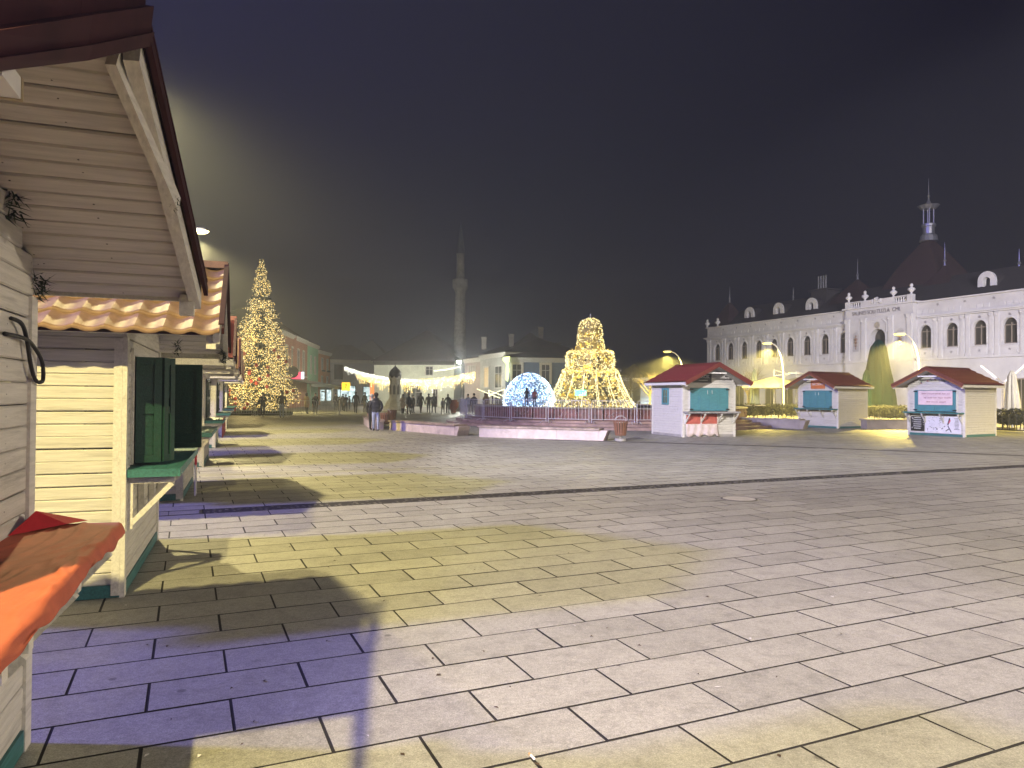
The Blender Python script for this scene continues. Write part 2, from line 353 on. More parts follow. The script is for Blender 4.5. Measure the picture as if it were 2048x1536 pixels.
def booth(label, loc, rz, detail=1, tile=M_TILE, opening=(.3, 2.02, 1.02, 1.93), shut='closed', shutm=M_GREEN, countm=M_TEAL, rel=None, group='white wooden market booths', window=False, barge=M_TRIM, tiles=False, xn=0):
    ZE = ZE0 + (.06 if rel else 0); SKEW = .12 if rel else 0; TAN = (ZR - ZE) / (W_ / 2 + EO); SLOPE = math.atan(TAN); SLEN = math.hypot(W_ / 2 + EO, ZR - ZE)
    def zroof(x): return ZE + (ZR - ZE) * (1 - abs(x - W_ / 2) / (W_ / 2 + EO))
    t = thing('market_booth', label, 'market booth', loc, rz, group)
    j = MB() if detail < 2 else None
    x0, x1, z0, z1 = opening
    def add(p, q, out, wd=PW, m=M_WHITE, name='plank'): plank(t, p, q, out, wd, m, name, joined=j)
    # front wall (normal -y), gable included
    z = .1
    while z < ZR - .1:
        h = z + PW / 2; lim0 = max(xn, W_ / 2 - (ZR - .03 - h - PW / 2) / TAN); lim1 = min(W_, W_ / 2 + (ZR - .03 - h - PW / 2) / TAN)
        if z0 - PW * .6 < z < z1 - PW * .4:
            add((lim0, 0, z), (x0, 0, z), (0, -1, 0)); add((x1, 0, z), (lim1, 0, z), (0, -1, 0))
        else: add((lim0, 0, z), (lim1, 0, z), (0, -1, 0))
        z += PW
    z = .1
    while z < 2.12:
        add((xn, D_, z), (xn, 0, z), (-1, 0, 0))
        if detail < 2 or detail == 3: add((W_, 0, z), (W_, D_, z), (1, 0, 0))
        z += PW
    # back wall, floor: plain boards
    bk = MB().box((xn, D_, .1), (W_, D_ + .02, 2.1)).prism([(xn, 2.1), (W_, 2.1), (W_ / 2, ZR - .05)], D_, D_ + .02)\
        .box((xn + .02, .02, .06), (W_ - .02, D_, .1))
    if detail == 2: bk.box((W_, 0, .1), (W_ + .02, D_, 2.1))
    obj('back_wall', bk, M_WHITE, t)
    if j is not None: obj('cladding', j, M_WHITE, t, kind='stuff')
    for (a, b) in (((xn - .03, -.035, 0), (xn + .065, .0, 2.06)), ((W_ - .065, -.035, 0), (W_ + .03, 0, 2.06))):
        obj('corner_post', MB().box(a, b), M_TRIM, t)
    for (a, b) in (((xn - .035, .0, .02), (xn, .06, 2.05)), ((W_, .0, .02), (W_ + .035, .06, 2.05)), ((xn - .035, D_ - .06, .02), (xn, D_ + .03, 2.05)), ((W_, D_ - .06, .02), (W_ + .035, D_ + .03, 2.05))):
        obj('corner_post', MB().box(a, b), M_TRIM, t)
    obj('plinth', MB().box((xn - .02, -.03, .005), (W_ + .02, -.0, .1)).box((xn - .03, 0, .005), (xn, D_, .1)).box((W_, 0, .005), (W_ + .03, D_, .1)), countm, t)
    # roof: soffit boards, eave boards, verge rafters, tiles
    sj = MB() if detail < 2 else None
    nB = int(SLEN / PW)
    for side in (0, 1):
        ux = math.cos(SLOPE) * (1 if side == 0 else -1); uz = math.sin(SLOPE); ex = -EO if side == 0 else W_ + EO
        nz = Vector((-uz if side == 0 else uz, 0, abs(ux)))
        if not (rel and side == 0):
            for i in range(nB):
                s = i * PW + .01; a = Vector((ex + ux * s, 0, ZE - .03 + uz * s)); pa = a + Vector((0, -OV + .03 + SKEW * s / SLEN, 0))
                if side == 0: plank(t, pa, a, -nz, PW, M_SOFF, 'soffit_board', joined=sj)
                else: plank(t, a, pa, -nz, PW, M_SOFF, 'soffit_board', joined=sj)
        for q in range(3):      # the narrow side eave
            s = q * PW + .01; a = Vector((ex + ux * s, 0, ZE - .03 + uz * s)); b = a + Vector((0, D_ + .15, 0))
            if rel and side == 0: continue
            plank(t, a, b, -nz, PW, M_SOFF, 'soffit_board', joined=sj) if side == 0 else plank(t, b, a, -nz, PW, M_SOFF, 'soffit_board', joined=sj)
        yv = -OV + .01
        if not (rel and side == 0):
            if not (tiles and side == 0): obj('eave_board', MB().box((ex - .012, -OV + .02, ZE - (.062 if rel else .085)), (ex + .012, D_ + .15, ZE + (.03 if rel else .01))), M_TRIM, t)
            obj('eave_block', MB().box((ex + (.02 if side == 0 else -.09), -OV + .05, ZE - .14), (ex + (.09 if side == 0 else -.02), -OV + .12, ZE - .035)), M_TRIM, t)
            e0 = Vector((ex, yv, ZE)); r0 = Vector((W_ / 2, yv + SKEW, ZR)); up = nz
            obj('verge_rafter', MB().beam(e0 + Vector((0, .035, -.06)), r0 + Vector((0, .035, -.06)), .05, .09, up), barge, t)
            obj('verge_trim', MB().beam(e0 + Vector((-ux * .03, -.012, .0)), r0 + Vector((0, -.012, .0)), .02, .05 if barge is M_TRIM else .12, up).beam(e0 + Vector((-ux * .03, 0, .055)), r0 + Vector((0, 0, .055)), .04, .012, up), tile if barge is not M_TRIM else M_FLASH, t)
        # roof sheet
        if rel and side == 0:
            q0 = [(W_ / 2, -OV + .06 + SKEW, ZR), (.27, -.515, zroof(.27)), (.27, D_ + .15, zroof(.27)), (W_ / 2, D_ + .15, ZR)]
            obj('roof_sheet', MB().add([(a_, b_, c_ + .02) for a_, b_, c_ in q0] + [(a_, b_, c_ - .02) for a_, b_, c_ in q0], [(0, 1, 2, 3), (7, 6, 5, 4)] + [((i + 1) % 4, i, i + 4, (i + 1) % 4 + 4) for i in range(4)]), tile, t, fix=True)
        elif tiles and side == 0:
            me = tile_mesh(tile)
            for k in range(5):
                for i in range(16):
                    o = bpy.data.objects.new('roof_tile', me); COL.objects.link(o); o.parent = t
                    x = Vector((ux, 0, uz)); y = Vector((0, 1, 0)); M = Matrix((x, y, x.cross(y))).transposed().to_4x4()
                    M.translation = Vector((ex - ux * .07, -OV + .02 + i * .2, ZE - uz * .07)) + x * (k * .335) + nz * .008; o.matrix_local = M
            dk = MB().beam((ex, (D_ + .2 - OV) / 2, ZE - .03), (W_ / 2, (D_ + .2 - OV) / 2, ZR - .03), D_ + .16 + OV, .012, nz)
            obj('roof_deck', dk, M_FLASH, t)
        else:
            mb = MB(); ny = 64 if detail else 32; ys = [(-OV + .02 + (D_ + .2 + OV - .02) * i / ny) for i in range(ny + 1)]
            st = []
            for k in range(5): st += [(k * .335 - .03, .014), (k * .335 + .3, -.004)]
            vs = []
            for s, h in st:
                for y in ys:
                    yy = y; zz = 0
                    if rel: yy = max(y, -OV + .02 + SKEW * max(0, s) / SLEN)
                    vs.append(Vector((ex + ux * s, yy, ZE + uz * s + .02 + zz)) + nz * (h * 1.8 + .036 * (.5 + .5 * math.cos(y * 2 * PI / .2))))
            n = ny + 1; fs = [(a * n + i, (a + 1) * n + i, (a + 1) * n + i + 1, a * n + i + 1) for a in range(len(st) - 1) for i in range(ny)]
            mb.add(vs, fs); obj('roof_sheet', mb, tile, t, True)
            mbu = MB().beam((ex, (D_ + .2 - OV) / 2 + SKEW / 2 + .02, ZE - .004), (W_ / 2, (D_ + .2 - OV) / 2 + SKEW / 2 + .02, ZR - .004), D_ + .2 + OV - .04 - SKEW, .012, nz)
            if not rel or side: obj('roof_deck', mbu, M_TRIM, t)
    if sj is not None: obj('soffit', sj, M_SOFF, t, kind='stuff')
    obj('ridge_cap', MB().prism([(W_ / 2 - .11, ZR - .01), (W_ / 2, ZR + .075), (W_ / 2 + .11, ZR - .01), (W_ / 2, ZR + .045)], -OV + SKEW * 1.2, D_ + .2), tile, t)
    # counter
    zc = 1.0; CD = .92 if rel else 1
    for i in range(4):
        o = obj('counter_board', MB().box((xn + .02, (-.4 + i * .1) * CD, zc - .025), (W_ - .02, (-.303 + i * .1) * CD, zc)), countm, t)
    obj('counter_edge', MB().box((xn, -.425 * CD, zc - .06), (W_, -.402 * CD, zc + .004)).box((xn, -.40 * CD, zc - .06), (xn + .018, 0, zc + .004)).box((W_ - .018, -.40 * CD, zc - .06), (W_, 0, zc + .004)), countm, t)
    for x in (xn + .06, max(.75, xn + .3), 1.5, W_ - .11):
        obj('bracket', MB().box((x, -.38, zc - .115), (x + .05, -.03, zc - .062)).box((x, -.075, zc - .48), (x + .05, -.03, zc - .115)).beam((x + .025, -.36, zc - .12), (x + .025, -.06, zc - .44), .04, .045, (1, 0, 0)), M_TRIM, t)
    # window surround + shutters
    fr = MB().box((x0 - .05, -.045, z0), (x0, -.02, z1)).box((x1, -.045, z0), (x1 + .05, -.02, z1)).box((x0 - .05, -.045, z1), (x1 + .05, -.02, z1 + .06))
    obj('window_frame', fr, M_TRIM, t)
    def leaf(w0, w1, M, nm='shutter'):
        mb = MB().box((w0, -.022, z0 + .01), (w0 + .06, .022, z1 - .01), 0, M).box((w1 - .06, -.022, z0 + .01), (w1, .022, z1 - .01), 0, M)
        mb.box((w0 + .06, -.02, z1 - .07), (w1 - .06, .02, z1 - .01), 0, M).box((w0 + .06, -.02, z0 + .01), (w1 - .06, .02, z0 + .07), 0, M).box((w0 + .06, -.018, z0 + .42), (w1 - .06, .018, z0 + .48), 0, M)
        mb.box((w0 + .058, -.004, z0 + .06), (w1 - .058, .006, z1 - .06), 0, M)
        z = z0 + .072
        while z < z1 - .08:
            if not (z0 + .36 < z < z0 + .48): mb.box((w0 + .06, -.010, z), (w1 - .06, .008, min(z + .077, z1 - .07)), 0, M)
            z += .08
        o = obj(nm, mb, shutm, t); return o
    if shut == 'closed':
        n = 4; wq = (x1 - x0) / n
        for i in range(n):
            s_ = leaf(x0 + i * wq + .004, x0 + (i + 1) * wq - .004, Matrix.Translation((0, -.045, 0)))
            if i in (1, 2): obj('shutter_bolt', MB().tube([(x0 + i * wq + (.1 if i == 2 else wq - .1), -.078, z1 - .25), (x0 + i * wq + (.1 if i == 2 else wq - .1), -.078, z1 - .1)], .012, 6), M_STEEL, s_)
        for xx in (x0 - .03, x1 - .12):
            for zz in (z0 + .04, z1 - .09): obj('hinge', MB().box((xx, -.085, zz), (xx + .15, -.068, zz + .05)), M_IRON, t)
    elif shut == 'open':
        def R(x, y, a): return Matrix.Translation((x, y, 0)) @ Matrix.Rotation(a, 4, 'Z')
        leaf(0, .20, R(x0 + .02, -.05, -1.25)); leaf(0, .15, R(x0 + .09, -.245, -.5)); 
        f_ = leaf(0, .42, R(x1 - .02, -.06, -PI / 2 - .03))
        obj('shutter_handle', MB().tube([(x1 - .07, -.10, z0 + .44), (x1 - .10, -.10, z0 + .44), (x1 - .10, -.15, z0 + .445)], .008, 6), M_STEEL, f_)
        obj('interior_shade_panel', MB().box((x0 - .02, .3, .9), (x1 + .02, .32, 2.0)), M_DARK, t)  # near-black panel stands in for the shade inside the open booth
    if window:
        wn = obj('side_window', MB().box((-.07, 1.0, 1.25), (-.02, 1.5, 1.32)).box((-.07, 1.0, 1.84), (-.02, 1.5, 1.91)).box((-.07, 1.0, 1.32), (-.02, 1.07, 1.84)).box((-.07, 1.43, 1.32), (-.02, 1.5, 1.84)).box((-.06, 1.24, 1.32), (-.02, 1.26, 1.84)).box((-.06, 1.07, 1.57), (-.02, 1.24, 1.59)).box((-.06, 1.26, 1.57), (-.02, 1.43, 1.59)), M_TURQ, t)
        obj('pane', MB().box((-.035, 1.07, 1.32), (-.021, 1.43, 1.84)), mat('dark_window_glass', (.05, .06, .05), .1, 0, spec=.6), wn)
    return t
UA = math.atan2(.9378, -.3471); U = Vector((-.3471, .9378, 0)); NF = Vector((.9378, .3471, 0))
P1 = G(42, 1491) - U * (W_ + .015); P2 = G(248, 1195) + U * .035 - NF * .035
b1 = booth('nearest white booth at the picture edge with orange cloth on its counter, board soffit overhead', P1, UA, 3, M_TILE, (.85, 1.6, 1.02, 1.93), shut='closed', rel=(.22, .07), xn=.55)
b2 = booth('white booth with gold-lit tile roof and open dark green shutters', P2, UA, 3, M_TILE, shut='open', tiles=True)
b3 = booth('white booth with bright red tile roof just behind the one with open shutters', P2 + U * 5.42 + NF * .02, UA, 1, M_TILER)
lbl = ['white booth with red chequered cloth hanging from its counter', 'white booth with a bare white counter, third beyond the open shutters', 'white booth with a red cloth on its counter near the lit fir', 'white booth farthest down the left row beside the tree barriers']
for q, l, tl in zip(((10.55, .05), (16.2, .08), (22.29, .09), (27.67, .12)), lbl, (M_TILE, M_TILE, M_TILE, M_TILE)):
    if q[0] < 11: b4 = booth(l, P2 + U * q[0] + NF * q[1], UA, 1, tl)
    else: dup(b4, P2 + U * q[0] + NF * q[1], UA, l)
# near half of the nearest booth's roof edge: deep maroon flashing running to its near eave
def L1(u, v, z): return P1 + U * u + NF * v + Vector((0, 0, z))
fl = MB()
for (x0_, y0_, z0_, k0), (x1_, y1_, z1_, k1) in (((W_ / 2 + .01, -.63, ZR - .03, 1), (.55, -.56, 2.475, .85)), ((.55, -.56, 2.475, .85), (-.14, -.535, 2.15, .5))):
    d_ = Vector((x1_ - x0_, y1_ - y0_, 0)).normalized(); n_ = Vector((d_.y, -d_.x, 0)) * .012
    A_, B_ = Vector((x0_, y0_, z0_)), Vector((x1_, y1_, z1_)); hq = [(0, 0), (.05, .004), (.05, .0), (.14, .003), (.14, -.006), (.27, -.004)]
    vs = [q + Vector((0, 0, h_ * kk)) + n_.normalized() * o_ * -3 for q, kk in ((A_, k0), (B_, k1)) for h_, o_ in hq] + [q + Vector((0, 0, h_ * kk)) + n_ * 2 for q, kk in ((A_, k0), (B_, k1)) for h_ in (0, .27)]
    fl.add(vs, [(k, k + 1, k + 7, k + 6) for k in range(5)] + [(12, 14, 15, 13), (0, 6, 14, 12), (5, 13, 15, 11), (0, 12, 13, 5, 4, 3, 2, 1), (6, 7, 8, 9, 10, 11, 15, 14)])
obj('verge_flashing', fl, M_FLASH, b1, fix=True)
obj('brace', MB().beam((W_ / 2 - .02, -.52, ZR - .10), (W_ / 2 + .62, -.66, ZR - .42), .035, .07, (0, 0, 1)), M_TRIM, b1)

for t_, l_ in NAILS.items():
    mb = MB()
    for c, nrm in l_:
        a = nrm.orthogonal().normalized(); b = nrm.cross(a); rr = RJ.uniform(.0025, .0048)
        mb.add([c + nrm * .001] + [c + (a * math.cos(q * PI / 3) + b * math.sin(q * PI / 3)) * rr for q in range(6)], [(0, 1 + q, 1 + (q + 1) % 6) for q in range(6)])
    obj('nail_heads', mb, M_DARK, t_, kind='stuff')
# things on and by the left booths
M_CLOTH = mat('orange_red_cloth', (.46, .105, .055), .75, .1, 7, .1)
tc = MB(); nx, ny = 150, 44; r = random.Random(4)
FOLDS = [(r.uniform(-.2, .9), r.uniform(-.42, .0), r.uniform(.35, .95), r.uniform(-.24, .05), r.uniform(.003, .009), r.uniform(.006, .014)) for _ in range(26)]
def clothz(x, y):
    z = 1.012 + .003 * math.sin(x * 4 + y * 9)
    for fx, fy, ln, sl, hh, wd in FOLDS:
        t_ = (x - fx - .7) / ln
        if 0 < t_ < 1: dy = y - fy - sl * (t_ - .5) - .02 * math.sin(t_ * 7 + fx * 9); z += hh * math.exp(-(dy / wd) ** 2) * math.sin(PI * t_) ** .5
    return z
for i in range(nx + 1):
    x = .46 + 1.84 * i / nx
    for k in range(ny + 1):
        if k < 4: yy = -.407 - .003 * (4 - k) + .003 * math.sin(x * 18 + k); zz = clothz(x, -.43) - .013 * (4 - k) - (.012 * math.sin(x * 7) + .006 * math.sin(x * 23) if k == 0 else 0)
        else: yy = -.405 + .405 * (k - 4) / (ny - 4); zz = clothz(x, yy) - (.006 if k == 4 else 0)
        tc.v.append((x, yy, zz))
tc.f = [(i * (ny + 1) + k, (i + 1) * (ny + 1) + k, (i + 1) * (ny + 1) + k + 1, i * (ny + 1) + k + 1) for i in range(nx) for k in range(ny)]; tc.mi = [0] * len(tc.f)
o = obj('tablecloth', tc, M_CLOTH, None, True); o.location = P1; o.rotation_euler = (0, 0, UA)
tag(o, 'creased orange-red cloth spread over the counter of the nearest booth', 'tablecloth', 'cloths on the booths')
md = o.modifiers.new('thickness', 'SOLIDIFY'); md.thickness = .004
mb = MB().add([(2.02, -.02, 1.02), (2.34, -.26, 1.02), (2.30, -.1, 1.03), (2.2, -.08, 1.095), (2.1, -.06, 1.06), (2.33, -.0, 1.02), (2.2, -.2, 1.03)], [(0, 6, 3), (6, 1, 3), (1, 2, 3), (2, 5, 3), (5, 4, 3), (4, 0, 3)])
o = obj('bunched_cloth', mb, mat('red_cloth', (.5, .02, .03), .75, .1, 7, .1), None); o.location = P1; o.rotation_euler = (0, 0, UA)
tag(o, 'peaked fold of bright red cloth lying on the far corner of the orange-covered counter', 'cloth', 'cloths on the booths')
cp = [L1(1.98, .03, 1.93), L1(2.05, .05, 1.915), L1(2.13, .05, 1.86), L1(2.2, .05, 1.75), L1(2.28, .05, 1.68), L1(2.345, .06, 1.67), L1(2.375, .06, 1.70), L1(2.34, .06, 1.77), L1(2.24, .05, 1.83), L1(2.1, .05, 1.855), L1(1.9, .03, 1.86)]
def smooth(pts, n=6):
    out = []
    for i in range(len(pts) - 1):
        p0, p1, p2, p3 = pts[max(i - 1, 0)], pts[i], pts[i + 1], pts[min(i + 2, len(pts) - 1)]
        for k in range(n):
            t = k / n; out.append(.5 * ((2 * p1) + (p2 - p0) * t + (2 * p0 - 5 * p1 + 4 * p2 - p3) * t * t + (3 * p1 - p0 - 3 * p2 + p3) * t ** 3))
    return out + [pts[-1]]
tag(obj('cable', MB().tube(smooth(cp), .009, 8), mat('black_rubber', (.012, .012, .012), .5, 0), None, True), 'black cable hanging in a loop on the nearest booth wall', 'cable')
M_GARL = mat('garland_green', (.02, .035, .018), .8, .2)
def tuft(loc, s, label, n=46, seed=1):
    r = random.Random(seed); mb = MB()
    for i in range(n):
        a = Vector((r.gauss(0, 1), r.gauss(0, 1), r.gauss(0, 1))).normalized(); c = Vector((r.uniform(-.3, .3), r.uniform(-.3, .3), r.uniform(-1, .6))) * s
        p = a.orthogonal().normalized() * s * .05; mb.add([c - p, c + p, c + a * s * r.uniform(.5, 1)], [(0, 1, 2)])
    o = obj('garland_scrap', mb, M_GARL); o.location = loc
    return tag(o, label, 'garland', 'scraps of fir garland left on the booths')
tuft(L1(2.34, .05, 2.12), .07, 'scrap of fir garland at the wall corner of the nearest booth, under the soffit', 60, 1)
tuft(L1(1.95, .03, 2.42), .09, 'dark scrap of fir garland high on the gable at the left picture edge', 60, 2)
tuft(L1(1.75, .66, 2.42), .035, 'tiny scrap of garland caught on the soffit rafter of the nearest booth', 30, 3)
tuft(P2 + U * .5 + NF * .35 + Vector((0, 0, 2.02)), .07, 'scrap of garland under the eave of the booth with open shutters', 50, 4)
tuft(P2 + U * 2.45 + NF * .68 + Vector((0, 0, 2.05)), .09, 'dark garland hanging from the far roof edge of the gold-roofed booth', 70, 5)
lb = thing('lamp_box', 'white plastic lamp box with beige end cap under the near roof edge', 'lamp', at(6, 160, 2.0), UA)
obj('housing', MB().box((-.12, -.03, -.03), (.05, .03, .032)), mat('white_plastic', (.75, .74, .78), .4, .05), lb)
obj('end_cap', MB().box((.05, -.032, -.032), (.068, .032, .034)), mat('beige_plastic', (.42, .34, .22), .5, .1), lb)
obj('stem', MB().box((.045, -.012, .034), (.068, .012, .3)), mat('beige_plastic'), lb)
# banner cloths on further booths
M_WCL = mat('white_cloth', (.7, .68, .68), .8, .06, 4, .2)
def panel(base, x0, x1, zt, zb, m1, m2, label, name='banner', yy=-.06, split=.5, side=False):
    mb = MB(); n = 14
    for i in range(n + 1):
        x = x0 + (x1 - x0) * i / n
        for k, z in enumerate((zt, zt + (zb - zt) * split - .05 * math.sin(i * .4), zb)):
            wv = .02 * math.sin(i * 1.1 + k)
            mb.v.append((yy - .02 - wv * .5, x, z) if side else (x, yy - .02 + wv * .5, z))
    for i in range(n):
        for k in (0, 1): mb.f.append((i * 3 + k, (i + 1) * 3 + k, (i + 1) * 3 + k + 1, i * 3 + k + 1)); mb.mi.append(k)
    o = obj(name, mb, [m1, m2], None, True); o.location = base; o.rotation_euler = (0, 0, UA)
    s = o.modifiers.new('thickness', 'SOLIDIFY'); s.thickness = .006
    return tag(o, label, 'cloth', 'cloths on the booths')
P3 = P2 + U * 5.42 + NF * .02
panel(P3, .0, -.36, .93, .1, mat('red_cloth'), M_WCL, 'red and white cloth wrapped round the counter end of the red-roofed booth', side=False, yy=-.2)
panel(P2 + U * 10.55, .05, 2.3, 1.03, .62, mat('gingham', (.45, .09, .09), .8, .3, 30, 0), mat('gingham'), 'red chequered cloth hanging over a counter in the left row', yy=-.43)
panel(P2 + U * 22.29 + NF * .09, .05, 2.3, 1.04, .9, mat('red_cloth'), mat('red_cloth'), 'red cloth along the counter of the sixth booth on the left', yy=-.44)

# ------------------------------------------------------------------ the three booths out on the square
BA = booth('red-roofed white booth with turquoise shutters, black sign and torn pale cloth below its counter', (6.62, 27.9, 0), math.radians(18), 1, M_TILER, shutm=M_TURQ, countm=M_CONC, window=True, barge=mat('red_brown_barge', (.20, .05, .03), .5, .12))
BB = booth('brown-roofed booth with an orange sign and turquoise shutters, farthest back of the three', (15.31, 38.4, 0), math.radians(-60), 1, M_TILEB, shutm=M_TURQ, countm=M_TEAL, barge=mat('orange_brown_barge', (.36, .14, .06), .5, .12))
BC = booth('brown-roofed booth with a pink script banner over its window and posters under the counter', (17.24, 31.3, 0), math.radians(-60), 1, M_TILEB, shutm=M_TURQ, countm=M_TEAL, barge=mat('orange_brown_barge'))
M_BLK = mat('black_board', (.015, .015, .013), .5, .1); M_PALE = mat('pale_lettering', (.62, .62, .58), .6, 0)
def board(parent, name, m, x0, x1, z0, z1, y=-.05, th=.02): return obj(name, MB().box((x0, y - th, z0), (x1, y, z1)), m, parent)
s = board(BA, 'sign_board', M_BLK, .40, 1.24, 2.13, 2.5); text('lettering', 'BAROK', .17, M_PALE, s, (.86, -.075, 2.36)); obj('rule_line', MB().box((.66, -.076, 2.21), (1.06, -.0705, 2.225)), M_PALE, s)
s = board(BB, 'sign_board', mat('orange_board', (.55, .17, .05), .5, .08), .78, 1.62, 2.02, 2.45); text('lettering', 'SIROVAC', .17, M_PALE, s, (1.2, -.075, 2.24), ext=.006)
s = board(BC, 'script_banner', mat('pink_banner', (.72, .56, .60), .7, .08, 3), .48, 1.9, 1.30, 1.90, -.08, .012)
M_WINE = mat('wine_lettering', (.25, .04, .07), .6, 0)
r = random.Random(12)
for i in range(3):      # rows of slanted handwriting, too far off to be read
    mb = MB(); x = .62 + .1 * i; xe = 1.76 - .1 * i
    while x < xe:
        n_ = r.randint(3, 8); pts_ = []
        for q in range(n_ * 4 + 1):
            a = q * PI / 2; hgt = (.03 if r.random() < .8 else .06); pts_.append(Vector((x + q * .0085 + .012 * math.sin(a) + .2 * hgt * math.cos(a), -.094, 1.76 - i * .17 + hgt * .55 * math.cos(a))))
        mb.tube(pts_, .0055, 4, False); x += n_ * .034 + .05
    obj('handwriting', mb, M_WINE, s)
for b in (BA, BB, BC): obj('tube_light', MB().box((.75, -.62, 2.47), (1.55, -.56, 2.52)), mat('tube_white', (.85, .83, .8), .4, 0), b)
mb = MB(); r = random.Random(8); cols = [mat('ribbon_violet', (.28, .2, .5), .7, 0), mat('ribbon_red', (.5, .05, .12), .7, 0), mat('ribbon_green', (.06, .2, .1), .7, 0)]
for i in range(46):
    x = r.uniform(.45, 1.85); z = 2.38 - .5 * abs(x - 1.15) ** 1.4 * .6 + r.uniform(-.06, .05); a = r.uniform(0, 3); q = .035
    mb.add([(x - q * math.cos(a), -.06, z - q * math.sin(a)), (x + q * math.cos(a), -.07, z + q * math.sin(a)), (x + .01, -.075, z + .03)], [(0, 1, 2)], r.randrange(3))
obj('ribbon_garland', mb, cols, BC, kind='stuff')
s = board(BC, 'menu_board', M_BLK, .14, .72, .18, .80, -.05, .012); mb = MB(); r = random.Random(3)
for i in range(6): wq = r.uniform(.14, .2); mb.box((.43 - wq, -.068, .73 - i * .09), (.43 + wq, -.063, .755 - i * .09))
for i in range(14): x, z = r.choice((r.uniform(.17, .22), r.uniform(.64, .69))), r.uniform(.22, .77); mb.box((x, -.068, z), (x + .03, -.063, z + .03))
obj('chalk_lettering', mb, M_PALE, s)
s = board(BC, 'poster_sheet', mat('white_poster', (.70, .68, .74), .6, .04), .76, 2.24, .12, .86, -.05, .01); mb = MB()
for i in range(9): wq = r.uniform(.06, .11); mb.box((2.06 - wq, -.066, .74 - i * .055), (2.06 + wq, -.062, .757 - i * .055))
for cx, cz in ((1.0, .66), (1.38, .66), (.95, .3), (1.16, .28), (1.45, .3)):
    for i in range(9): x, z = cx + r.gauss(0, .055), cz + r.gauss(0, .055); mb.box((x, -.066, z), (x + r.uniform(.01, .06), -.062, z + r.uniform(.006, .03)))
for i in range(26): x, z = r.uniform(.8, 1.65), r.choice((.8, .77, .52, .49, .45, .17)); mb.box((x, -.066, z), (x + .03, -.062, z + .007))
mb.beam((1.78, -.066, .76), (1.70, -.066, .48), .004, .05).beam((1.70, -.066, .45), (1.84, -.066, .18), .004, .035).beam((1.76, -.066, .33), (1.62, -.066, .22), .004, .03)
obj('printed_figures', mb, M_DARK, s)
mb = MB().beam((1.80, -.066, .68), (1.74, -.066, .55), .008, .05); obj('printed_red_accent', mb, mat('ribbon_red'), s)
pk = MB(); n = 22
for i in range(n + 1):
    x = .1 + 1.45 * i / n
    for k in range(5): pk.v.append((x + (.03 if k == 4 else 0) * math.sin(i * 2.3), -.06 - .05 * k / 4 - .02 * math.sin(i * 1.3 + k * .8) - .012 * math.sin(i * 3.1), .52 - k * .115 - (.05 * math.sin(i * .9) if k == 4 else 0)))
for i in range(n):
    for k in range(4): pk.f.append((i * 5 + k, (i + 1) * 5 + k, (i + 1) * 5 + k + 1, i * 5 + k + 1)); pk.mi.append(0)
o = obj('banner', pk, mat('pale_pink_cloth', (.66, .55, .53), .8, .08), None, True); o.location = BA.location; o.rotation_euler = BA.rotation_euler
tag(o, 'torn pale cloth bunched under the counter of the red-roofed booth', 'cloth', 'cloths on the booths'); o.modifiers.new('thickness', 'SOLIDIFY').thickness = .006
o = obj('banner', MB().box((.12, -.07, .52), (1.52, -.045, .9)), mat('faded_red_cloth', (.50, .12, .09), .8, .12), None); o.location = BA.location; o.rotation_euler = BA.rotation_euler
tag(o, 'faded red cloth tacked behind the counter brackets of the red-roofed booth', 'cloth', 'cloths on the booths')

# ------------------------------------------------------------------ fountain
FC = Vector((5.6, 42.2, 0)); FR = 7.75
M_MARB = mat('red_brown_marble', (.22, .085, .07), .4, .35, 2.2, .1, dirt=.3); M_STEP = mat('pinkish_stone_step', (.36, .24, .21), .6, .25, 1.6, .1, dirt=.4)
ft = thing('fountain', 'round red-brown marble fountain basin on stone steps behind the crowd barriers', 'fountain', FC)
for i, (ra, z0, z1) in enumerate(((FR + 1.65, 0, .13), (FR + 1.1, .13, .26), (FR + .6, .26, .38))):
    obj('step', MB().lathe([(ra, z0), (ra, z1 - .012), (ra - .012, z1), (FR - .4, z1)], 96), M_STEP, ft)
NPN = 40
for i in range(NPN):
    a0, a1 = 2 * PI * i / NPN + .004, 2 * PI * (i + 1) / NPN - .004; vs = []
    for a in (a0, (a0 + a1) / 2, a1):
        for rr, z in ((FR - .3, .38), (FR - .3, .93), (FR, .93), (FR, .38)): vs.append((rr * math.cos(a), rr * math.sin(a), z))
    fs = [(j * 4 + k, (j + 1) * 4 + k, (j + 1) * 4 + (k + 1) % 4, j * 4 + (k + 1) % 4) for j in (0, 1) for k in range(4)] + [(0, 1, 2, 3), (11, 10, 9, 8)]
    pn = obj('marble_panel', MB().add(vs, fs), M_MARB, ft, fix=True)
    if math.sin((a0 + a1) / 2) < .25 and i % 2:   # carved relief on every other panel
        am = (a0 + a1) / 2; rl = MB(); rq = random.Random(i)
        for q in range(13):
            da = rq.gauss(0, .25) * (a1 - a0); zz = .65 + rq.gauss(0, .09); rl.octa(((FR + .01) * math.cos(am + da), (FR + .01) * math.sin(am + da), zz), rq.uniform(.03, .075))
        obj('relief', rl, mat('worn_relief', (.36, .22, .2), .6, .15), pn)
obj('rim', MB().lathe([(FR + .07, .93), (FR + .09, .96), (FR + .07, 1.0), (FR - .45, 1.0), (FR - .45, .93)], 96), mat('basin_rim', (.36, .30, .24), .5, .2, 2), ft)
obj('basin_floor', MB().lathe([(FR - .3, .9), (.05, .93)], 64), mat('basin_floor', (.4, .36, .28), .35, .2, 2), ft)

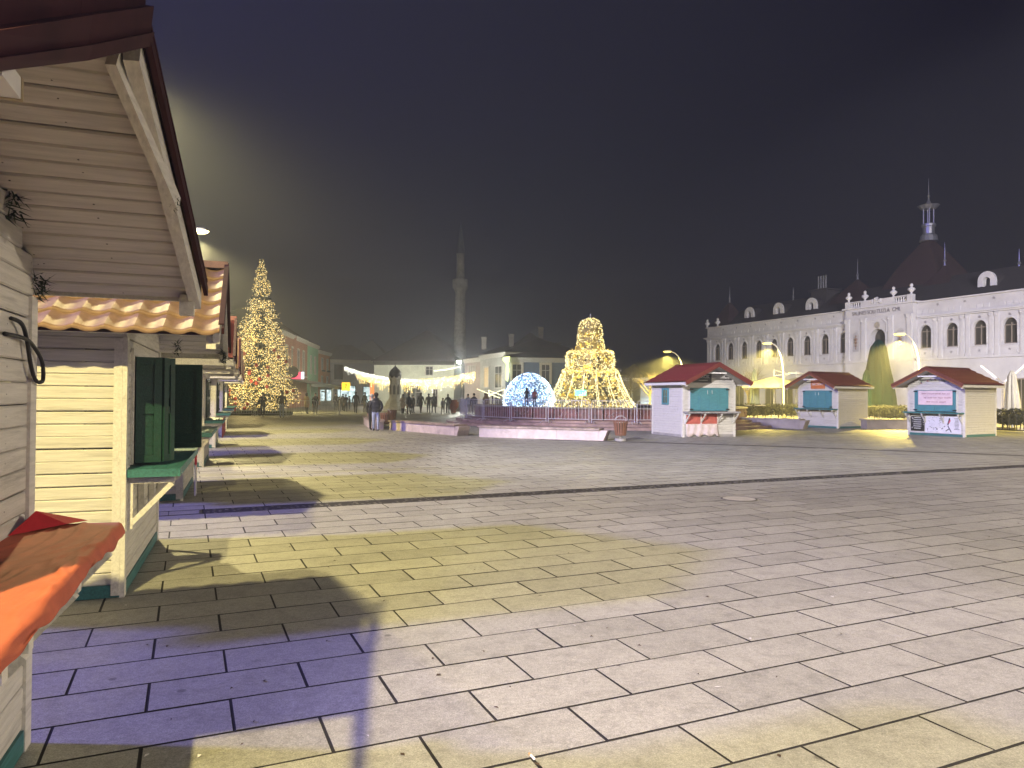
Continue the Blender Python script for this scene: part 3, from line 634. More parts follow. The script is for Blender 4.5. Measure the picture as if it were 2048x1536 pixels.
def bulbs(pts, r, name, col, es, parent, kind='stuff'):
    mb = MB()
    for p in pts: mb.octa(p, r)
    return obj(name, mb, mat(name + '_glow', col, .5, 0, emit=col, es=es, sampling='NONE'), parent, kind=kind)
def glow(parent, loc, col, watt, rad=.6):
    d = bpy.data.lights.new('bulb_glow', 'POINT'); d.energy = watt; d.color = col; d.shadow_soft_size = rad
    o = bpy.data.objects.new('bulb_glow', d); COL.objects.link(o); o.location = loc; o.parent = parent
def prof_at(prof, z):
    for (z0, r0), (z1, r1) in zip(prof, prof[1:]):
        if z0 <= z <= z1: return r0 + (r1 - r0) * (z - z0) / max(1e-6, z1 - z0)
    return prof[-1][1]
# bell of lights standing on the fountain
bl = thing('light_bell', 'tall bell-shaped tree of golden fairy lights standing in the fountain', 'light display', (4.44, 41, .93))
bp_ = [(0, 2.6), (.2, 2.48), (.63, 2.2), (1.2, 1.9), (1.77, 1.68), (2.1, 1.56), (2.2, 1.38), (2.9, 1.36), (3.1, 1.24), (3.2, .98), (3.27, .78), (3.5, .77), (4.6, .62), (4.9, .47), (5.06, .15)]
r = random.Random(21); pts = []; pts2 = []
for i in range(3600):
    z = 5.05 * (r.random() ** 1.15); R = prof_at(bp_, z); a = r.uniform(0, 2 * PI)
    if z < 1.75 and abs(math.sin(3.2 * a)) < .16: continue
    if 2.0 < z < 2.12 and r.random() < .7: continue
    if z > 3.25 and r.random() < .4: continue
    q = R + r.gauss(0, .04); (pts if r.random() < .5 else pts2).append((q * math.cos(a), q * math.sin(a), z))
for z, R in ((2.06, 1.56), (3.14, 1.26), (1.98, 1.58), (3.06, 1.33), (.05, 2.4)):
    for i in range(130): a = 2 * PI * i / 130; pts.append((R * math.cos(a), R * math.sin(a), z + r.gauss(0, .03)))
for k in range(16):            # lit ribs of the bell skirt
    for i in range(34): z = 1.9 * i / 34; R = prof_at(bp_, z) + .02; a = 2 * PI * k / 16 + .1; pts2.append((R * math.cos(a), R * math.sin(a), z))
bulbs(pts, .024, 'warm_fairy_light', (1, .78, .26), .7, bl); bulbs(pts2, .024, 'pale_fairy_light', (1, .88, .5), .9, bl)
fm = MB()
for k in range(16):
    a = 2 * PI * k / 16; fm.tube([(prof_at(bp_, z) * math.cos(a) * .97, prof_at(bp_, z) * math.sin(a) * .97, z) for z in [i * .25 for i in range(21)]], .014, 5)
for z in (0, .6, 1.2, 2.1, 3.2, 4.2, 5): fm.tube([(prof_at(bp_, z) * .97 * math.cos(i * PI / 16), prof_at(bp_, z) * .97 * math.sin(i * PI / 16), z) for i in range(33)], .012, 5, False)
obj('frame', fm, mat('gilded_wire', (.35, .27, .08), .5, .1), bl); obj('spike', MB().tube([(0, 0, 5.0), (0, 0, 5.3)], .02, 6), M_STEEL, bl)
nt_ = MB(); z_ = 0
for k in range(260):
    z = 4.6 * r.random(); R = prof_at(bp_, z) * .93; a = r.uniform(0, 2 * PI); s_ = .16
    c = Vector((R * math.cos(a), R * math.sin(a), z)); t_ = Vector((-math.sin(a), math.cos(a), 0)) * s_
    nt_.add([c - t_, c + t_, c + t_ * .3 + Vector((0, 0, s_ * 1.6)), c - t_ * .8 + Vector((0, 0, s_))], [(0, 1, 2, 3)])
obj('tinsel', nt_, mat('gold_tinsel', (.40, .30, .07), .45, .2), bl, kind='stuff')
glow(bl, (0, 0, 1.3), (1, .82, .3), 160); glow(bl, (0, 0, 3.4), (1, .82, .3), 50)
ng = thing('neon_sign', 'small green glowing neon sign on the front of the golden light bell', 'neon sign', (4.44 - .72, 41 - 2.0, 1.72), 0)
M_NEON = mat('green_neon', (.1, .9, .5), .5, 0, emit=(.12, 1, .42), es=1.6)
obj('panel', MB().box((-.30, -.03, -.15), (.30, 0, .15)), M_NEON, ng)
mb = MB()
for x0, x1, z in ((-.2, -.1, .05), (-.02, .18, .05), (-.17, -.13, -.05), (-.09, .1, -.05)): mb.box((x0, -.04, z - .018), (x1, -.031, z + .018))
obj('lettering', mb, mat('green_print', (.02, .16, .07), .6, 0), ng)
# ice-blue dome of lights
dm = thing('light_dome', 'low dome of ice-blue and white fairy lights on the fountain rim', 'light display', (.97, 40.6, .95))
pts = []; pts2 = []
for i in range(2600):
    u_ = r.random(); a = r.uniform(0, 2 * PI); z = u_; R = math.sqrt(max(0, 1 - z * z))
    p = (1.47 * R * math.cos(a) + r.gauss(0, .02), 1.47 * R * math.sin(a) + r.gauss(0, .02), 1.86 * z)
    (pts if r.random() < .42 else pts2).append(p)
bulbs(pts, .021, 'blue_fairy_light', (.42, .68, 1), 1.1, dm); bulbs(pts2, .021, 'ice_fairy_light', (.8, .95, 1), 1.5, dm)
fm = MB()
for k in range(12):
    a = 2 * PI * k / 12; fm.tube([(1.42 * math.cos(q) * math.cos(a), 1.42 * math.cos(q) * math.sin(a), 1.8 * math.sin(q)) for q in [i * PI / 20 for i in range(11)]], .014, 5)
for q in (0, .3, .6, .9, 1.2): fm.tube([(1.42 * math.cos(q) * math.cos(i * PI / 16), 1.42 * math.cos(q) * math.sin(i * PI / 16), 1.8 * math.sin(q)) for i in range(33)], .012, 5, False)
obj('frame', fm, mat('blue_wire', (.12, .18, .3), .5, .1), dm); glow(dm, (0, 0, .7), (.4, .7, 1), 40)
nt_ = MB()
for k in range(300):
    z = r.random(); a = r.uniform(0, 2 * PI); R = math.sqrt(1 - z * z) * 1.37; c = Vector((R * math.cos(a), R * math.sin(a), 1.74 * z)); t_ = Vector((-math.sin(a), math.cos(a), 0)) * .14
    nt_.add([c - t_, c + t_, c + t_ * .3 + Vector((0, 0, .2)), c - t_ * .8 + Vector((0, 0, .16))], [(0, 1, 2, 3)])
obj('tinsel', nt_, mat('blue_tinsel', (.30, .45, .6), .45, .2), dm, kind='stuff')

# crowd barriers
def make_barrier(label):
    t = thing('crowd_barrier', label, 'barrier', (0, 0, 0), 0, 'galvanised crowd barriers')
    L_ = 2.0; H = 1.08; c = .12
    obj('frame', MB().tube([(0, 0, .05), (0, 0, H - c), (.03, 0, H - .03), (c, 0, H), (L_ - c, 0, H), (L_ - .03, 0, H - .03), (L_, 0, H - c), (L_, 0, .05)], .019, 6).tube([(0, 0, .2), (L_, 0, .2)], .017, 6), M_STEEL, t)
    bar = MB().tube([(0, 0, .2), (0, 0, H)], .009, 5).mesh('bar', M_STEEL)
    for i in range(1, 12):
        o = obj('bar', bar, None, t); o.location = (L_ * i / 12, 0, 0)
    ftm = MB().tube([(0, -.3, .015), (0, -.06, .1), (0, .06, .1), (0, .3, .015)], .016, 6).mesh('foot', M_STEEL)
    for x in (.12, L_ - .12):
        o = obj('foot', ftm, None, t); o.location = (x, 0, 0)
    return t
bar0 = None
def barrier(a, b, z, label):
    global bar0
    a = Vector(a); b = Vector(b); rz = math.atan2(b.y - a.y, b.x - a.x)
    if bar0 is None: bar0 = make_barrier(label); bar0.location = (a.x, a.y, z); bar0.rotation_euler = (0, 0, rz); return bar0
    return dup(bar0, (a.x, a.y, z), rz, label)
RB = FR + .85; step = 2.12 / RB; wh = ['leftmost barrier on the fountain steps, white from the street light', 'barrier on the fountain steps left of the blue dome', 'barrier on the steps in front of the blue dome', 'barrier on the steps between the blue dome and the golden bell', 'barrier on the steps in front of the golden bell', 'barrier on the steps ending at the slatted bin', 'barrier on the fountain steps half behind the red-roofed booth', 'barrier on the fountain steps hidden by the red-roofed booth', 'barrier at the left rear of the fountain steps', 'barrier far round the left of the fountain']
for i in range(8):
    a0 = PI + .12 + i * step; a1 = a0 + 2.0 / RB
    barrier(FC + Vector((math.cos(a0), math.sin(a0), 0)) * RB, FC + Vector((math.cos(a1), math.sin(a1), 0)) * RB, .262, 'galvanised ' + wh[i])

# stone benches
M_BEN = mat('pinkish_bench_stone', (.56, .47, .45), .65, .12, 2.5, .12, dirt=.75); M_CAP = mat('bench_cap_stone', (.34, .26, .23), .55, .3, 2, .1, dirt=.4)
def bench(a, b, label, n=3, h=.43, wd=.55, cap=M_CAP, m=M_BEN):
    a, b = Vector(a), Vector(b); L_ = (b - a).length
    t = thing('stone_bench', label, 'bench', a, math.atan2(b.y - a.y, b.x - a.x), 'long stone benches')
    for i in range(n):
        x0, x1 = L_ * i / n, L_ * (i + 1) / n
        obj('seat_slab', MB().box((x0 - (.06 if i == 0 else -.003), -.05, h - .07), (x1 + (.06 if i == n - 1 else -.003), wd + .05, h)), cap, t)
        obj('base_block', MB().box((x0 + .003, 0, 0), (x1 - .003, wd, h - .07)), m, t)
    # sloping end cheek
    obj('end_cheek', MB().prism([(L_, 0), (L_ + .18, 0), (L_ + .34, h - .07), (L_, h - .07)], .01, wd - .01), m, t)
    return t
bench(G(779, 859.5), G(908, 871), 'long pale stone bench beside the standing couple, dark streaks on its face', 4)
bench(G(958, 874), G(1196, 881.5), 'long pale stone bench with graffiti in front of the golden light bell', 3)
bench(G(727, 848), G(742, 859), 'short pale stone bench end left of the standing couple', 1)
M_BW = mat('greyish_bench_stone', (.30, .26, .26), .65, .15, 2, .1, dirt=.5)
bench(G(1475, 853), G(1598, 858), 'low grey wall bench between the red-roofed booth and the orange-signed booth', 3, .5, .5, mat('pale_cap', (.3, .27, .24), .6, .1), M_BW)
bench(G(1734, 858), G(1812, 858), 'low grey wall bench between the two brown-roofed booths', 2, .5, .5, mat('pale_cap'), M_BW)
gm = MB(); r = random.Random(2)
for i in range(5):
    x = 1.5 + i * .42; gm.tube(smooth([Vector((x + r.uniform(-.2, .2), -.006, r.uniform(.08, .3))) for q in range(5)], 4), .008, 4)
# litter bins
def bin_(loc, label, tilt=0):
    t = thing('litter_bin', label, 'litter bin', loc, .3, 'slatted wooden litter bins')
    obj('base', MB().lathe([(.2, 0), (.2, .09), (.05, .1), (.05, .2)], 16), M_CONC, t)
    sl = MB().box((-.028, -.011, 0), (.028, .011, .52)).mesh('slat', mat('bin_wood', (.22, .10, .06), .6, .2, 8, .1, stretch=(6, 6, .7)))
    for i in range(16):
        a = 2 * PI * i / 16; o = obj('slat', sl, None, t)
        o.matrix_local = Matrix.Rotation(a, 4, 'Z') @ Matrix.Translation((0, -.18, .2)) @ Matrix.Rotation(.13, 4, 'X')
    for z, q in ((.26, .178), (.66, .232)): obj('hoop', MB().tube([(q * math.cos(i * PI / 12), q * math.sin(i * PI / 12), z) for i in range(25)], .01, 5, False), M_STEEL, t)
    obj('liner', MB().lathe([(.15, .2), (.2, .68), (.185, .68), (.14, .24)], 16), M_DARK, t)
    obj('handle', MB().tube([(-.22, 0, .66), (-.2, 0, .8), (-.08, 0, .88), (.08, 0, .88), (.2, 0, .8), (.22, 0, .66)], .014, 6), M_STEEL, t)
    return t
bin_(G(1241, 882), 'slatted wooden litter bin at the right end of the front stone bench')
bin_(G(771, 856), 'slatted wooden litter bin beside the man in the dark puffer jacket')
bin_(G(784, 846), 'slatted wooden litter bin tucked behind the pale bench near the stone pillar')

# ------------------------------------------------------------------ Christmas fir with its barriers
TX = Vector((-18.2, 52, 0))
tr = thing('christmas_tree', 'tall fir covered in golden fairy lights behind barriers on the left', 'christmas tree', TX)
tp = [(.5, 2.2), (.9, 2.65), (1.7, 2.6), (2.3, 2.0), (3.2, 2.05), (4.2, 1.85), (5.2, 1.75), (6.1, 1.5), (6.8, 1.2), (7.6, 1.0), (8.2, .95), (8.6, .62), (9.2, .66), (9.8, .42), (10.4, .3), (10.8, .12), (11.25, .05)]
obj('trunk', MB().tube([(0, 0, 0), (0, 0, 4), (0, 0, 11)], [.2, .14, .03], 8), mat('bark', (.05, .035, .025), .9, .3), tr)
r = random.Random(9); br = MB(); fo = MB(); pts = []; pts2 = []; M_FIR = mat('fir_needles', (.025, .045, .02), .8, .3)
tips = []
z = .55
while z < 11.1:
    R = prof_at(tp, z); n = max(5, int(7 * R + 4))
    for k in range(n):
        a = r.uniform(0, 2 * PI); q = R * r.uniform(.72, 1.12); dz = r.uniform(.05, .35) * q * .35
        A = Vector((0, 0, z)); B = Vector((q * math.cos(a), q * math.sin(a), z + dz - .08 * q)); tips.append((A, B))
        br.tube([A, B], [.03, .008], 4, False)
        for i in range(int(9 + 10 * q)):
            t_ = r.random() ** .7; c = A.lerp(B, t_); s_ = .13 + .22 * (1 - t_); v = Vector((r.gauss(0, 1), r.gauss(0, 1), r.gauss(0, .5))).normalized() * s_
            p = v.orthogonal().normalized() * .035; fo.add([c - p, c + p, c + v], [(0, 1, 2)])
        if not 8.25 < z < 8.55:
            for i in range(int(4 + 6.6 * q)):
                t_ = r.uniform(.42, 1.03); c = A.lerp(B, t_) + Vector((r.gauss(0, .07), r.gauss(0, .07), r.gauss(0, .07))); (pts if r.random() < .62 else pts2).append(c)
    z += .115 + .05 * r.random()
obj('branches', br, MATS['bark'], tr); obj('needles', fo, M_FIR, tr, kind='stuff')
bulbs(pts, .027, 'amber_fairy_light', (1, .68, .2), .65, tr); bulbs(pts2, .027, 'cream_fairy_light', (1, .84, .42), .8, tr)
M_RED = mat('red_bauble', (.4, .03, .02), .3, 0)
bm_ = MB().lathe([(.02, -.14), (.1, -.1), (.14, 0), (.1, .1), (.02, .14)], 10).mesh('bauble', M_RED, True)
for A, B in [t for t in tips if t[1].y < 0][::11][:26]:
    o = obj('bauble', bm_, None, tr); o.location = B + Vector((0, -.05, -.12))
glow(tr, (0, -2.2, 2.0), (1, .78, .3), 120, 1.2); glow(tr, (0, -1.6, 5.5), (1, .78, .3), 60, 1)
tb = ['barrier under the fir nearest the left booths', 'barrier under the fir left of the man in the dark jacket', 'barrier under the fir between the two dark-jacketed people', 'barrier at the right front of the fir', 'end barrier right of the fir turned to the street', 'barrier along the right side behind the fir']
bx = [G(440, 833), G(486, 833), G(532, 833), G(572, 832), G(603, 830), G(598, 825)]
for i in range(4):
    d = Vector((1, .02, 0)).normalized(); a = Vector((-21.4 + i * 2.1, 48.3, 0)); barrier(a, a + d * 2, 0, tb[i])
barrier(Vector((-13.0, 48.4, 0)), Vector((-12.2, 50.4, 0)), 0, tb[4]); barrier(Vector((-12.1, 50.7, 0)), Vector((-12.6, 52.6, 0)), 0, tb[5])
obj('planter_curb', MB().lathe([(2.3, 0), (2.3, .22), (2.0, .22), (2.0, .05)], 24), mat('dark_turf', (.03, .05, .02), .9, .3), tr)

# ------------------------------------------------------------------ houses round the square
M_ROOFD = mat('dark_roof_tile', (.05, .028, .024), .8, .25, 1.2, .1); M_FRAME = mat('window_frame_white', (.6, .58, .54), .6, .08)
M_GLASS = mat('dark_glass', (.02, .022, .022), .12, 0, spec=.6)
M_LIT = mat('lit_window', (.8, .7, .5), .5, 0, emit=(1, .72, .34), es=.55); M_COOL = mat('lit_shop_window', (.8, .9, .9), .5, 0, emit=(.74, .97, 1), es=.95)
def uneven(m, sc, lo, hi):
    N = m.node_tree.nodes; L = m.node_tree.links; tc_ = N.new('ShaderNodeTexCoord'); v_ = N.new('ShaderNodeTexVoronoi'); v_.inputs['Scale'].default_value = sc
    L.new(tc_.outputs['Object'], v_.inputs['Vector']); sp = N.new('ShaderNodeSeparateColor'); L.new(v_.outputs['Color'], sp.inputs[0])
    r_ = N.new('ShaderNodeMapRange'); r_.inputs[3].default_value = lo; r_.inputs[4].default_value = hi; L.new(sp.outputs[0], r_.inputs[0]); L.new(r_.outputs[0], N['Principled BSDF'].inputs['Emission Strength'])
uneven(M_COOL, 4.5, .06, .75)
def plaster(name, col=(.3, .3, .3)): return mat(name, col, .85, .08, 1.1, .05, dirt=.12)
def house(label, A, B, H, depth, m, wins=(), roof=2.5, hip=1.0, z0=0, cat='house', name='house', cornice=M_FRAME, over=.35, group='houses round the square', roofm=None, fm=None):
    A = Vector((A[0], A[1], 0)); B = Vector((B[0], B[1], 0)); L_ = (B - A).length
    t = thing(name, label, cat, A, math.atan2(B.y - A.y, B.x - A.x), group)
    obj('wall', MB().box((0, 0, -.03), (L_, depth, H)), m, t)
    if cornice: obj('cornice', MB().box((-.12, -.16, H - .28), (L_ + .12, -.002, H + .02)).box((-.06, -.08, H - .45), (L_ + .06, -.002, H - .285)), cornice, t)
    if roof:
        o = over; x0, x1, y0, y1 = -o, L_ + o, -o, depth + o; ym = depth / 2; hp = hip * (y1 - y0) / 2
        v = [(x0, y0, H + .03), (x1, y0, H + .03), (x1, y1, H + .03), (x0, y1, H + .03), (x0 + hp, ym, H + roof), (x1 - hp, ym, H + roof)]
        if hp * 2 > x1 - x0: v[4] = v[5] = ((x0 + x1) / 2, ym, H + roof); v[5] = ((x0 + x1) / 2 + .01, ym, H + roof)
        obj('roof', MB().add(v, [(0, 1, 5, 4), (1, 2, 5), (2, 3, 4, 5), (3, 0, 4), (3, 2, 1, 0)]), roofm or M_ROOFD, t)
    for wn in wins:
        x, z, ww, hh = wn[:4]; gl = wn[4] if len(wn) > 4 else M_GLASS; f = wn[5] if len(wn) > 5 else .1
        fr = MB().box((x - ww / 2 - f, -.07, z - f), (x - ww / 2, -.002, z + hh + f)).box((x + ww / 2, -.07, z - f), (x + ww / 2 + f, -.002, z + hh + f)).box((x - ww / 2, -.07, z + hh), (x + ww / 2, -.002, z + hh + f)).box((x - ww / 2, -.09, z - f), (x + ww / 2, -.002, z))
        if gl is M_GLASS or gl is M_LIT: fr.box((x - .025, -.05, z), (x + .025, -.01, z + hh)).box((x - ww / 2, -.05, z + hh * .66), (x - .03, -.01, z + hh * .66 + .05)).box((x + .03, -.05, z + hh * .66), (x + ww / 2, -.01, z + hh * .66 + .05))
        wo = obj('window', fr, fm or M_FRAME, t); obj('pane', MB().box((x - ww / 2, -.012, z), (x + ww / 2, -.003, z + hh)), gl, wo)
    return t
def chim(t, x, y, z, h=1.2, w_=.5): obj('chimney', MB().box((x, y, z), (x + w_, y + w_, z + h)).box((x - .07, y - .07, z + h), (x + w_ + .07, y + w_ + .07, z + h + .12)), mat('chimney_plaster', (.13, .115, .105), .8, .15), t)
# left side of the street: pink, mint and orange fronts seen slantwise
pA, pB, pC, pD = at(560, 780, 70), at(614, 780, 86), at(636, 780, 94), at(661, 780, 102)
h1 = house('dusty pink three-bay town house behind the lit fir', pA, pB, 7.75, 9, plaster('pink_plaster', (.40, .19, .13)), [(3.0 + i * 3.4, 4.0, 1.0, 2.3, M_GLASS, .2) for i in range(4)], 2.6, 1)
obj('string_course', MB().box((-.02, -.1, 3.35), (16.3, -.002, 3.55)), M_FRAME, h1)
h2 = house('mint green narrow town house between the pink and the orange house', pB, pC, 7.7, 9, plaster('mint_plaster', (.28, .55, .38)), [(2.3, 4.0, .9, 2.1), (5.4, 4.0, .9, 2.1)], 2.2, 1)
h3 = house('orange town house with arched upper windows beside the mint one', pC, pD, 7.2, 9, plaster('orange_plaster', (.55, .22, .06)), [(2.2, 4.7, .9, 1.5), (5.6, 4.7, .9, 1.5), (2.2, 1.9, .9, 1.9), (5.6, 1.9, .9, 1.9)], 1.6, 1)
obj('corner_pilaster', MB().box((7.6, -.25, 0), (8.3, -.01, 6.7)), plaster('ochre_pilaster', (.42, .27, .12)), h3)
house('dusky pink front of the corner house half hidden by the fir', at(430, 780, 71), at(536, 780, 70.5), 7.7, 7, plaster('pink_plaster', (.40, .19, .13)), [(1.2, 4, 1, 2.1), (3.6, 4, 1, 2.1)], 2.6, 1)
# flower boxes, awnings, signs along the street
for i, (x, z) in enumerate(((2.2, 4.45), (5.6, 4.45), (2.2, 1.65), (5.6, 1.65))):
    o = obj('flower_box', MB().box((x - .55, -.35, z), (x + .55, -.1, z + .22)), mat('planting', (.05, .06, .02), .9, .5, 9), h3)
def awning(label, P, Q, z0, z1, outw, cl=(.035, .06, .05)):
    P = Vector(P); Q = Vector(Q); L_ = (Q - P).length; t = thing('awning', label, 'awning', (P.x, P.y, 0), math.atan2(Q.y - P.y, Q.x - P.x), 'dark green shop awnings')
    m_ = mat('awning_green', cl, .6, .15, 3)
    obj('canopy', MB().add([(0, 0, z0), (L_, 0, z0), (L_, -outw, z1), (0, -outw, z1), (0, 0, z0 - .05), (L_, 0, z0 - .05), (L_, -outw, z1 - .05), (0, -outw, z1 - .05)], [(0, 1, 2, 3), (7, 6, 5, 4), (0, 3, 7, 4), (1, 5, 6, 2), (3, 2, 6, 7)]), m_, t)
    obj('valance', MB().box((0, -outw - .012, z1 - .3), (L_, -outw, z1 - .002)), m_, t)
    for x in (.1, L_ - .1): obj('post', MB().tube([(x, -outw + .1, 0), (x, -outw + .1, z1 - .06)], .05, 6), mat('pale_post', (.45, .47, .42), .6, .05), t)
    n = int(L_ / 1.2)
    for i in range(n): obj('rafter', MB().beam((i * L_ / n + .3, 0, z0 + .03), (i * L_ / n + .3, -outw, z1 + .03), .07, .05), MATS['pale_post'], t)
    return t
awning('dark green awning in front of the pink house, nearest the fir', at(556, 780, 71), at(612, 780, 85), 3.1, 2.5, 3.2)
awning('dark green awning below the mint house', pB, pC, 3.0, 2.4, 3.0)
awning('brownish awning below the orange house over the bright shop', pC, pD, 2.9, 2.35, 2.6, (.06, .035, .03))
o = house('bright glazed shop front under the awnings at the street end', at(636, 790, 95), at(664, 790, 98), 2.3, 2, plaster('shop_wall', (.4, .42, .42)), [(.9, .5, 1.1, 1.5, M_COOL), (2.4, .5, 1.1, 1.5, M_COOL)], 0, cat='shop', name='shop_front', cornice=None)
wh_ = house('white corner house with a bright cyan-lit shop window under a yellow sign', at(661, 780, 101), at(748, 780, 104), 6.3, 8, plaster('white_plaster_far', (.5, .5, .52)), [(1.1, 3.6, 1.0, 1.9), (2.2, .3, 2.6, 2.3, M_COOL), (5.3, .3, 1.1, 2.2, M_COOL)], 2.4, .6, fm=M_DARK)
obj('fascia_board', MB().box((.1, -.3, 2.75), (3.0, -.004, 3.15)), mat('pale_fascia', (.6, .62, .66), .6, 0), wh_)
def sign(name, label, cat, P, w_, h_, m, rz=0, body=None, bm_=None, size=.5):
    t = thing(name, label, cat, P, rz); obj('panel', MB().box((-w_ / 2, -.08, -h_ / 2), (w_ / 2, 0, h_ / 2)), m, t)
    obj('bracket', MB().box((-.04, 0, -.04), (.04, .5, .04)), M_IRON, t)
    if body: text('lettering', body, size, bm_, t, (0, -.085, 0))
    return t
sign('hanging_sign', 'yellow lit square sign with a dark figure over the street end', 'shop sign', at(692, 773, 92), 1.05, 1.05, mat('yellow_lit_sign', (.9, .6, .05), .5, 0, emit=(1, .55, .02), es=.85), 0, '7', M_BLK, .7)
sign('vertical_banner', 'tall orange-red vertical sign at the end of the light curtain', 'shop sign', at(744, 783, 90), .5, 3.0, mat('orange_lit_sign', (.8, .2, .05), .5, 0, emit=(1, .22, .04), es=.5))
sign('round_sign', 'dark round hanging sign on the pink house', 'shop sign', at(585, 744, 74), .1, .1, M_DARK)
obj('disc', MB().lathe([(.62, -.05), (.62, .05)], 24), mat('dark_disc', (.035, .025, .03), .5, 0), bpy.data.objects['round_sign']).rotation_euler = (PI / 2, 0, .5)
sign('lit_sign', 'red and white lit shop sign on the pink house', 'shop sign', at(593, 751, 76), 1.0, .75, mat('red_lit_sign', (.8, .05, .1), .5, 0, emit=(1, .08, .15), es=.7))
sign('lit_box', 'small bluish white lit box sign next to the red one', 'shop sign', at(603, 751, 77), .55, .75, mat('white_lit_sign', (.8, .85, .9), .5, 0, emit=(.75, .9, 1), es=.9))
sign('pharmacy_sign', 'green and white lit sign glimpsed through the left of the fir', 'shop sign', at(499, 749, 66), 1.3, .75, mat('green_lit_sign', (.1, .7, .25), .5, 0, emit=(.1, 1, .28), es=.8))
# far dark roofs
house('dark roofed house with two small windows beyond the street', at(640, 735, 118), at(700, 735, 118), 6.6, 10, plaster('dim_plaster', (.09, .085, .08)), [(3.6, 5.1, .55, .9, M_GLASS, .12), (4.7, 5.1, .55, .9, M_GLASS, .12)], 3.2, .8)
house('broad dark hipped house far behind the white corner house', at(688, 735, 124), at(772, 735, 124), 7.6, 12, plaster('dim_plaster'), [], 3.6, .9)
# mosque with minaret
mq = house('white mosque wall with dark hipped roof behind the string of lights', at(748, 780, 90), at(908, 780, 88), 5.6, 11, plaster('white_mosque_plaster', (.72, .76, .66)), [(7.2, 3.9, .85, 1.0), (5.5, 0, 1.2, 2.6), (8.0, 0, .5, 2.1)], 4.4, 1, cat='mosque', name='mosque', cornice=mat('dark_eave', (.05, .045, .04), .8, .1))
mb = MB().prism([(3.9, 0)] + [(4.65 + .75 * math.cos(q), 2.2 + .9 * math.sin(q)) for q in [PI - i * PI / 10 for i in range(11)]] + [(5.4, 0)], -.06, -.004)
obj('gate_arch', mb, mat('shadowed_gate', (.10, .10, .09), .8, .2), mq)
mi = thing('minaret', 'tall slender stone minaret with one balcony and a pointed cap', 'minaret', at(919, 780, 92) * 1); mi.location.z = 0
M_MIN = mat('pale_stone_blocks', (.25, .24, .225), .85, .25, 1.6, .15, dirt=.2)
obj('base', MB().lathe([(.95, -.03), (.95, 5.8), (.78, 6.4), (.8, 7.2)], 12), M_MIN, mi)
for i in range(15):
    z = 7.2 + i * .52; r0 = .78 - .012 * i; obj('stone_course', MB().lathe([(r0, z + .015), (r0 - .004, z + .505), (r0 - .02, z + .52)], 12), M_MIN, mi, fix=True)
obj('shaft_core', MB().lathe([(.7, 7), (.55, 15.4)], 10), M_MIN, mi)
obj('balcony', MB().lathe([(.6, 14.4), (.72, 14.7), (.92, 15.1), (1.0, 15.3), (1.0, 16.2), (.93, 16.25), (.93, 15.35), (.5, 15.3)], 16), M_MIN, mi)
obj('upper_shaft', MB().lathe([(.53, 15.3), (.48, 19.3), (.56, 19.5)], 12), M_MIN, mi)
obj('cap', MB().lathe([(.6, 19.5), (.5, 20.2), (.1, 23.0), (.03, 23.6)], 14), mat('lead_cap', (.05, .065, .085), .5, .1), mi)
# street-lit houses right of the minaret and the blue house
q0, q1, q2, q3 = at(929, 780, 86), at(960, 780, 81), at(1011, 780, 73.5), at(1134, 780, 74.5)
house('pinkish grey house with narrow slots beside the minaret', q0, q1, 5.7, 8, plaster('pinkish_plaster', (.40, .33, .31)), [(1.5 + .75 * i, 3.4, .3, 1.5, M_GLASS, .03) for i in range(4)], 1.6, .5)
house('grey-white house with a warmly lit shop window', q1, q2, 5.9, 9, plaster('grey_white_plaster', (.46, .46, .43)), [(2.2, 2.4, 1.5, 2.1, mat('dim_warm_window', (.4, .32, .2), .4, 0, emit=(1, .7, .3), es=.22), .16), (6.0, 2.3, 2.0, 2.2, M_GLASS, .14), (2.2, .1, 1.4, 1.8), (6.1, .1, 2.2, 1.8)], 1.8, .5)
bh = house('blue house with two white-framed windows behind the dome of lights', q2, q3, 5.35, 8, plaster('blue_plaster', (.14, .20, .33)), [(1.15, 2.9, .9, 1.75, M_GLASS, .24), (4.15, 2.9, .8, 1.75, M_GLASS, .24)], 3.0, .9, cornice=mat('pale_blue_cornice', (.5, .52, .56), .7, .05))
for x, y, z in ((.8, 3, 6.7), (-2.2, 2.6, 6.3), (6.0, 3.4, 5.9), (4.2, 4, 7.6)): chim(bh, x, y, z)
hs = thing('lit_hanging_ornament', 'yellow-green glowing hanging ornament at the corner of the blue house', 'light display', at(1013, 738, 73)); mb = MB(); r = random.Random(5)
obj('drape', MB().add([(-.35, 0, 1.2), (.35, 0, 1.3), (.25, 0, .6), (.3, 0, -.2), (.15, 0, -1.3), (-.1, 0, -1.1), (-.05, 0, .5), (-.4, 0, .9)] + [(x, .1, z) for x, z in ((-.35, 1.2), (.35, 1.3), (.25, .6), (.3, -.2), (.15, -1.3), (-.1, -1.1), (-.05, .5), (-.4, .9))], [tuple(range(8)), tuple(range(15, 7, -1))] + [((i + 1) % 8, i, i + 8, (i + 1) % 8 + 8) for i in range(8)]), mat('yellow_green_glow', (.8, .9, .4), .5, 0, emit=(.85, 1, .3), es=.75), hs)
# right of the bell: pale wall with a wall light, dim house, bare trees in front
ph = house('pale low house with a blue-white wall light left of the red-roofed booth', at(1281, 780, 82), at(1330, 780, 80), 3.6, 7, plaster('pale_cool_plaster', (.52, .55, .54)), [], 0, cornice=None)
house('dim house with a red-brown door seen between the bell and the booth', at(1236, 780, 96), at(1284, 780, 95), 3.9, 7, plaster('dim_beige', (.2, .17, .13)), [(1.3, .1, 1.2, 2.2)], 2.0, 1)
house('dark building behind the golden light bell', at(1130, 760, 110), at(1240, 760, 112), 5.5, 9, plaster('dim_plaster'), [], 2.5, .8)

